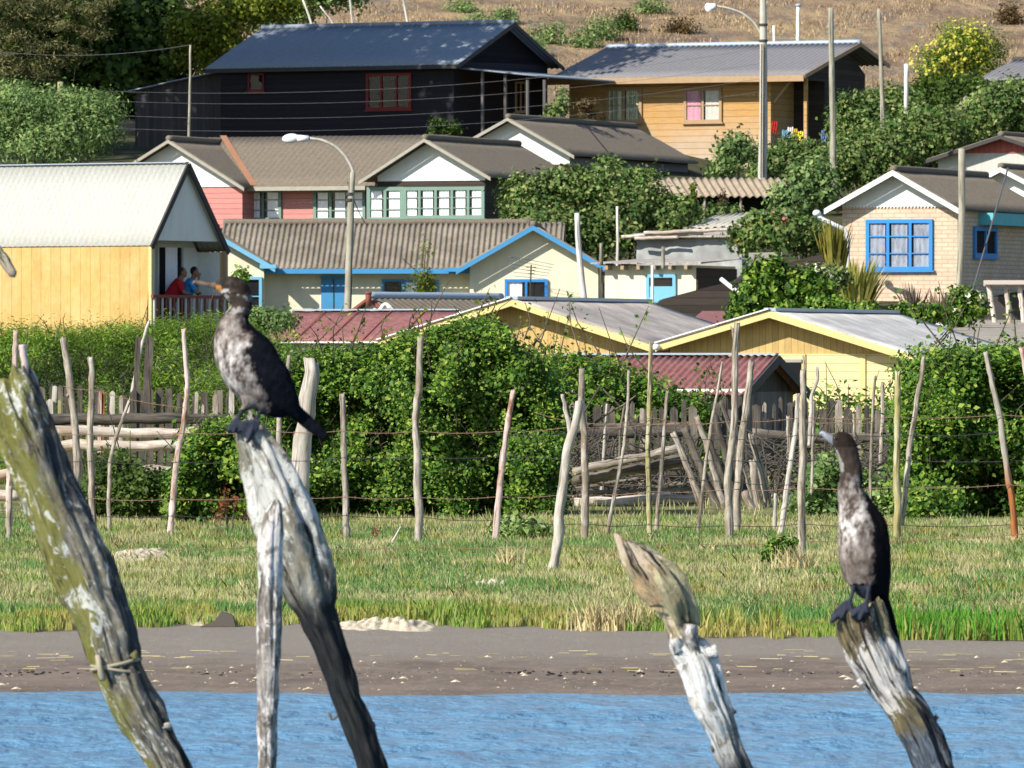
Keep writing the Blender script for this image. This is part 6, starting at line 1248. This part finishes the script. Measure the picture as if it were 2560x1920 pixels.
RB=cormorant('cormorant','upright cormorant with raised head, white blotched breast and black back on the striped log',(2140,1512),26,
 [(2078,1097,8),(2090,1099,20),(2108,1103,27),(2118,1122,28),(2122,1145,26),(2129,1175,28),(2128,1202,29),(2124,1225,32),(2136,1258,42),(2150,1300,56),(2158,1345,63),(2160,1390,65),(2164,1430,58),(2176,1465,42),(2192,1490,26)],
 [([(2160,1260),(2188,1310),(2198,1370),(2204,1430),(2212,1500)],[18,28,30,26,12],.9,[.045,.05,.04,.03,.02]),([(2172,1262),(2196,1310),(2205,1370),(2206,1430),(2212,1490)],[12,22,22,20,10],.7,[-.025,-.025,-.02,-.01,0]),
  ([(2190,1470),(2215,1530),(2235,1590),(2254,1644)],[24,20,15,8],.6,[.03,.045,.055,.06]),
  ([(2130,1430),(2132,1455),(2134,1466)],[24,14,8],.8,[-.02,-.03,-.035]),([(2168,1435),(2171,1458),(2171,1470)],[24,14,8],.8,[-.035,-.045,-.045])],
 colR,[(2090,1103,13),(2080,1099,11),(2069,1092,9),(2058,1084,6.5),(2053,1081,5),(2050,1087,3)],(2088,1096,.021),
 [([(2122,1498),(2108,1500),(2084,1522),(2072,1545),(2073,1560),(2088,1552),(2104,1540),(2122,1530),(2132,1510)],-.07,.010),([(2162,1502),(2150,1506),(2130,1520),(2121,1540),(2134,1544),(2146,1550),(2160,1538),(2168,1520),(2170,1508)],-.09,.010)],
 [([(2134,1460),(2130,1480),(2123,1504)],[7,5.5,6],[-.035,-.05,-.064]),([(2171,1464),(2168,1482),(2163,1508)],[7,5.5,6],[-.045,-.06,-.08]),([(2123,1502),(2074,1556)],[5,4],[-.066,-.07]),([(2123,1502),(2100,1545)],[5,4],[-.066,-.075]),([(2123,1502),(2126,1528)],[5,4],[-.066,-.075]),([(2163,1506),(2124,1542)],[5,4],[-.084,-.09]),([(2163,1506),(2146,1548)],[5,4],[-.084,-.095]),([(2163,1506),(2166,1530)],[5,4],[-.084,-.09])])
# ---------------- two people on the balcony ----------------
def remesh(o,vx,it=4):
    m=o.modifiers.new('r','REMESH'); m.mode='VOXEL'; m.voxel_size=vx; m.use_smooth_shade=True; m=o.modifiers.new('s','SMOOTH'); m.factor=.5; m.iterations=it
def person(lab,hx,hy,shirt,hairc,bald,lean,hand_to_face,trous):
    Hh,U1_,uR_,vb_,wr_=HA; v_,w_=Hh.atu(hx,hy,uR_-.18); pos=Hh.o+Hh.U*(uR_-.18)+Hh.Vv*v_; Y=pos[1]; s=FP/Y
    hd=P(hx,hy,Y); fl=hd[2]-1.52; railz=Hh.z0+wr_; t=thing('person',lab,'person',(hd[0]-lean,Y,fl)); X=hd[0]
    mb=MB(); nk=np.array([X-.03,Y,hd[2]-.13]); ch=np.array([X-.10-lean*.4,Y,hd[2]-.35]); hp=np.array([X-.22-lean,Y,fl+.92])
    mb.ball(hd,(.092,.078,.118),16,12); mb.ball(hd+(.085,0,-.01),(.022,.014,.022),8,6); mb.ball(hd+(.04,0,-.07),(.055,.05,.05)); mb.ball(hd+(.078,0,-.045),(.016,.028,.010),8,6)
    for sg in(-1,1): mb.ball(hd+(-.01,sg*.078,0),(.022,.012,.032),8,6)
    mb.tube([hd-(.01,0,.06),nk,ch],[.055,.058,.07],12,0,0,0,ref=(0,1,.01)); mb.tube([nk-(0.02,0,.04),ch,(ch+hp)/2,hp],[.10,.15,.14,.15],16,0,0,0,ref=(0,1,.01),sy=1.25)
    arms=[]
    for sg in(-1,1):
        sh=ch+np.array([.02,sg*.19,.12]); el=np.array([X+.06,Y+sg*.24,railz+.08]); 
        if hand_to_face and sg==-1: ha=hd+np.array([.10,-.02,-.10])
        else: ha=np.array([X+.12,Y-sg*.02,railz+.09])
        arms.append((sh,el,ha)); mb.tube([sh,el],[.055,.043],10,0,0,0,ref=(.1,.1,1),step=.03); mb.tube([el,ha],[.043,.028],10,0,0,0,ref=(.1,.1,1),step=.03)
        d=(ha-el)/np.linalg.norm(ha-el); mb.ball(ha+d*.03,(.045,.035,.035),10,8)
        for k in range(5): e=ha+d*(.06 if k else .03); f=np.cross(d,(0,0,1)); f/=max(.01,np.linalg.norm(f)); mb.tube([e+f*(k-2)*.017,e+f*(k-2)*.019+d*(.045 if k in(1,4) else .06)-np.array([0,0,.02])],.010,6,0,0,0,ref=(.2,.3,.9))
        kn=np.array([hp[0]+.04,Y+sg*.11,fl+.48]); mb.tube([hp+(0,sg*.1,0),kn,(hp[0]-.02,Y+sg*.12,fl+.06)],[.095,.062,.045],10,0,0,0); mb.tube([(hp[0]-.06,Y+sg*.12,fl+.04),(hp[0]+.16,Y+sg*.13,fl+.03)],[.045,.035],8,0,0,0,ref=(0,1,.1))
    o=mb.build('body',m_plain('skin',(.26,.13,.085,1),.6,.06,9,.05),t,True,world=True); remesh(o,.012)
    mb=MB(); mb.tube([nk-(0.02,0,.05),ch,(ch+hp)/2,hp-(0,0,.05)],[.115,.175,.165,.17],16,0,0,0,ref=(0,1,.01),sy=1.25)
    for sh,el,ha in arms: mb.tube([sh,sh+(el-sh)*.75],[.075,.062],10,0,0,0,ref=(.1,.1,1),step=.03)
    o=mb.build('shirt',m_plain('shirt_cloth',shirt,.85,.15,9,.3),t,True,world=True); remesh(o,.014)
    mb=MB()
    for sg in(-1,1): mb.tube([hp+(0,sg*.09,.0),(hp[0]+.04,Y+sg*.11,fl+.48),(hp[0]-.02,Y+sg*.12,fl+.1)],[.12,.085,.07],10,0,0,0)
    o=mb.build('trousers',m_plain('trouser_cloth',trous,.9,.15,9,.3),t,True,world=True); remesh(o,.016)
    mb=MB(); mb.ball(hd+(-.018,0,.025 if not bald else .012),(.092,.084,.108) if not bald else (.088,.081,.109),16,10); V=mb.V[0]
    mb.V[0]=np.where((V[:,0]>hd[0]+.045)[:,None]&(V[:,2]<hd[2]+.06)[:,None],hd*.4+V*.6,V); mb.build('hair',m_plain('hair',hairc,.8,.2,30,.3),t,True,world=True)
    mb=MB(); 
    for sg in(-1,1): mb.ball(hd+(.078,sg*.03,.015),(.010,.012,.008),8,6)
    mb.build('eyes',M['dark'],t,True,world=True)
person('person in a red shirt leaning on the balcony rail looking out',457,681,(.42,.012,.02,1),(.03,.022,.02,1),True,.10,False,(.03,.03,.045,1))
person('dark haired person in a bright blue shirt on the balcony, hand at chin',487,680,(.03,.25,.55,1),(.010,.009,.010,1),False,.06,True,(.05,.05,.07,1))
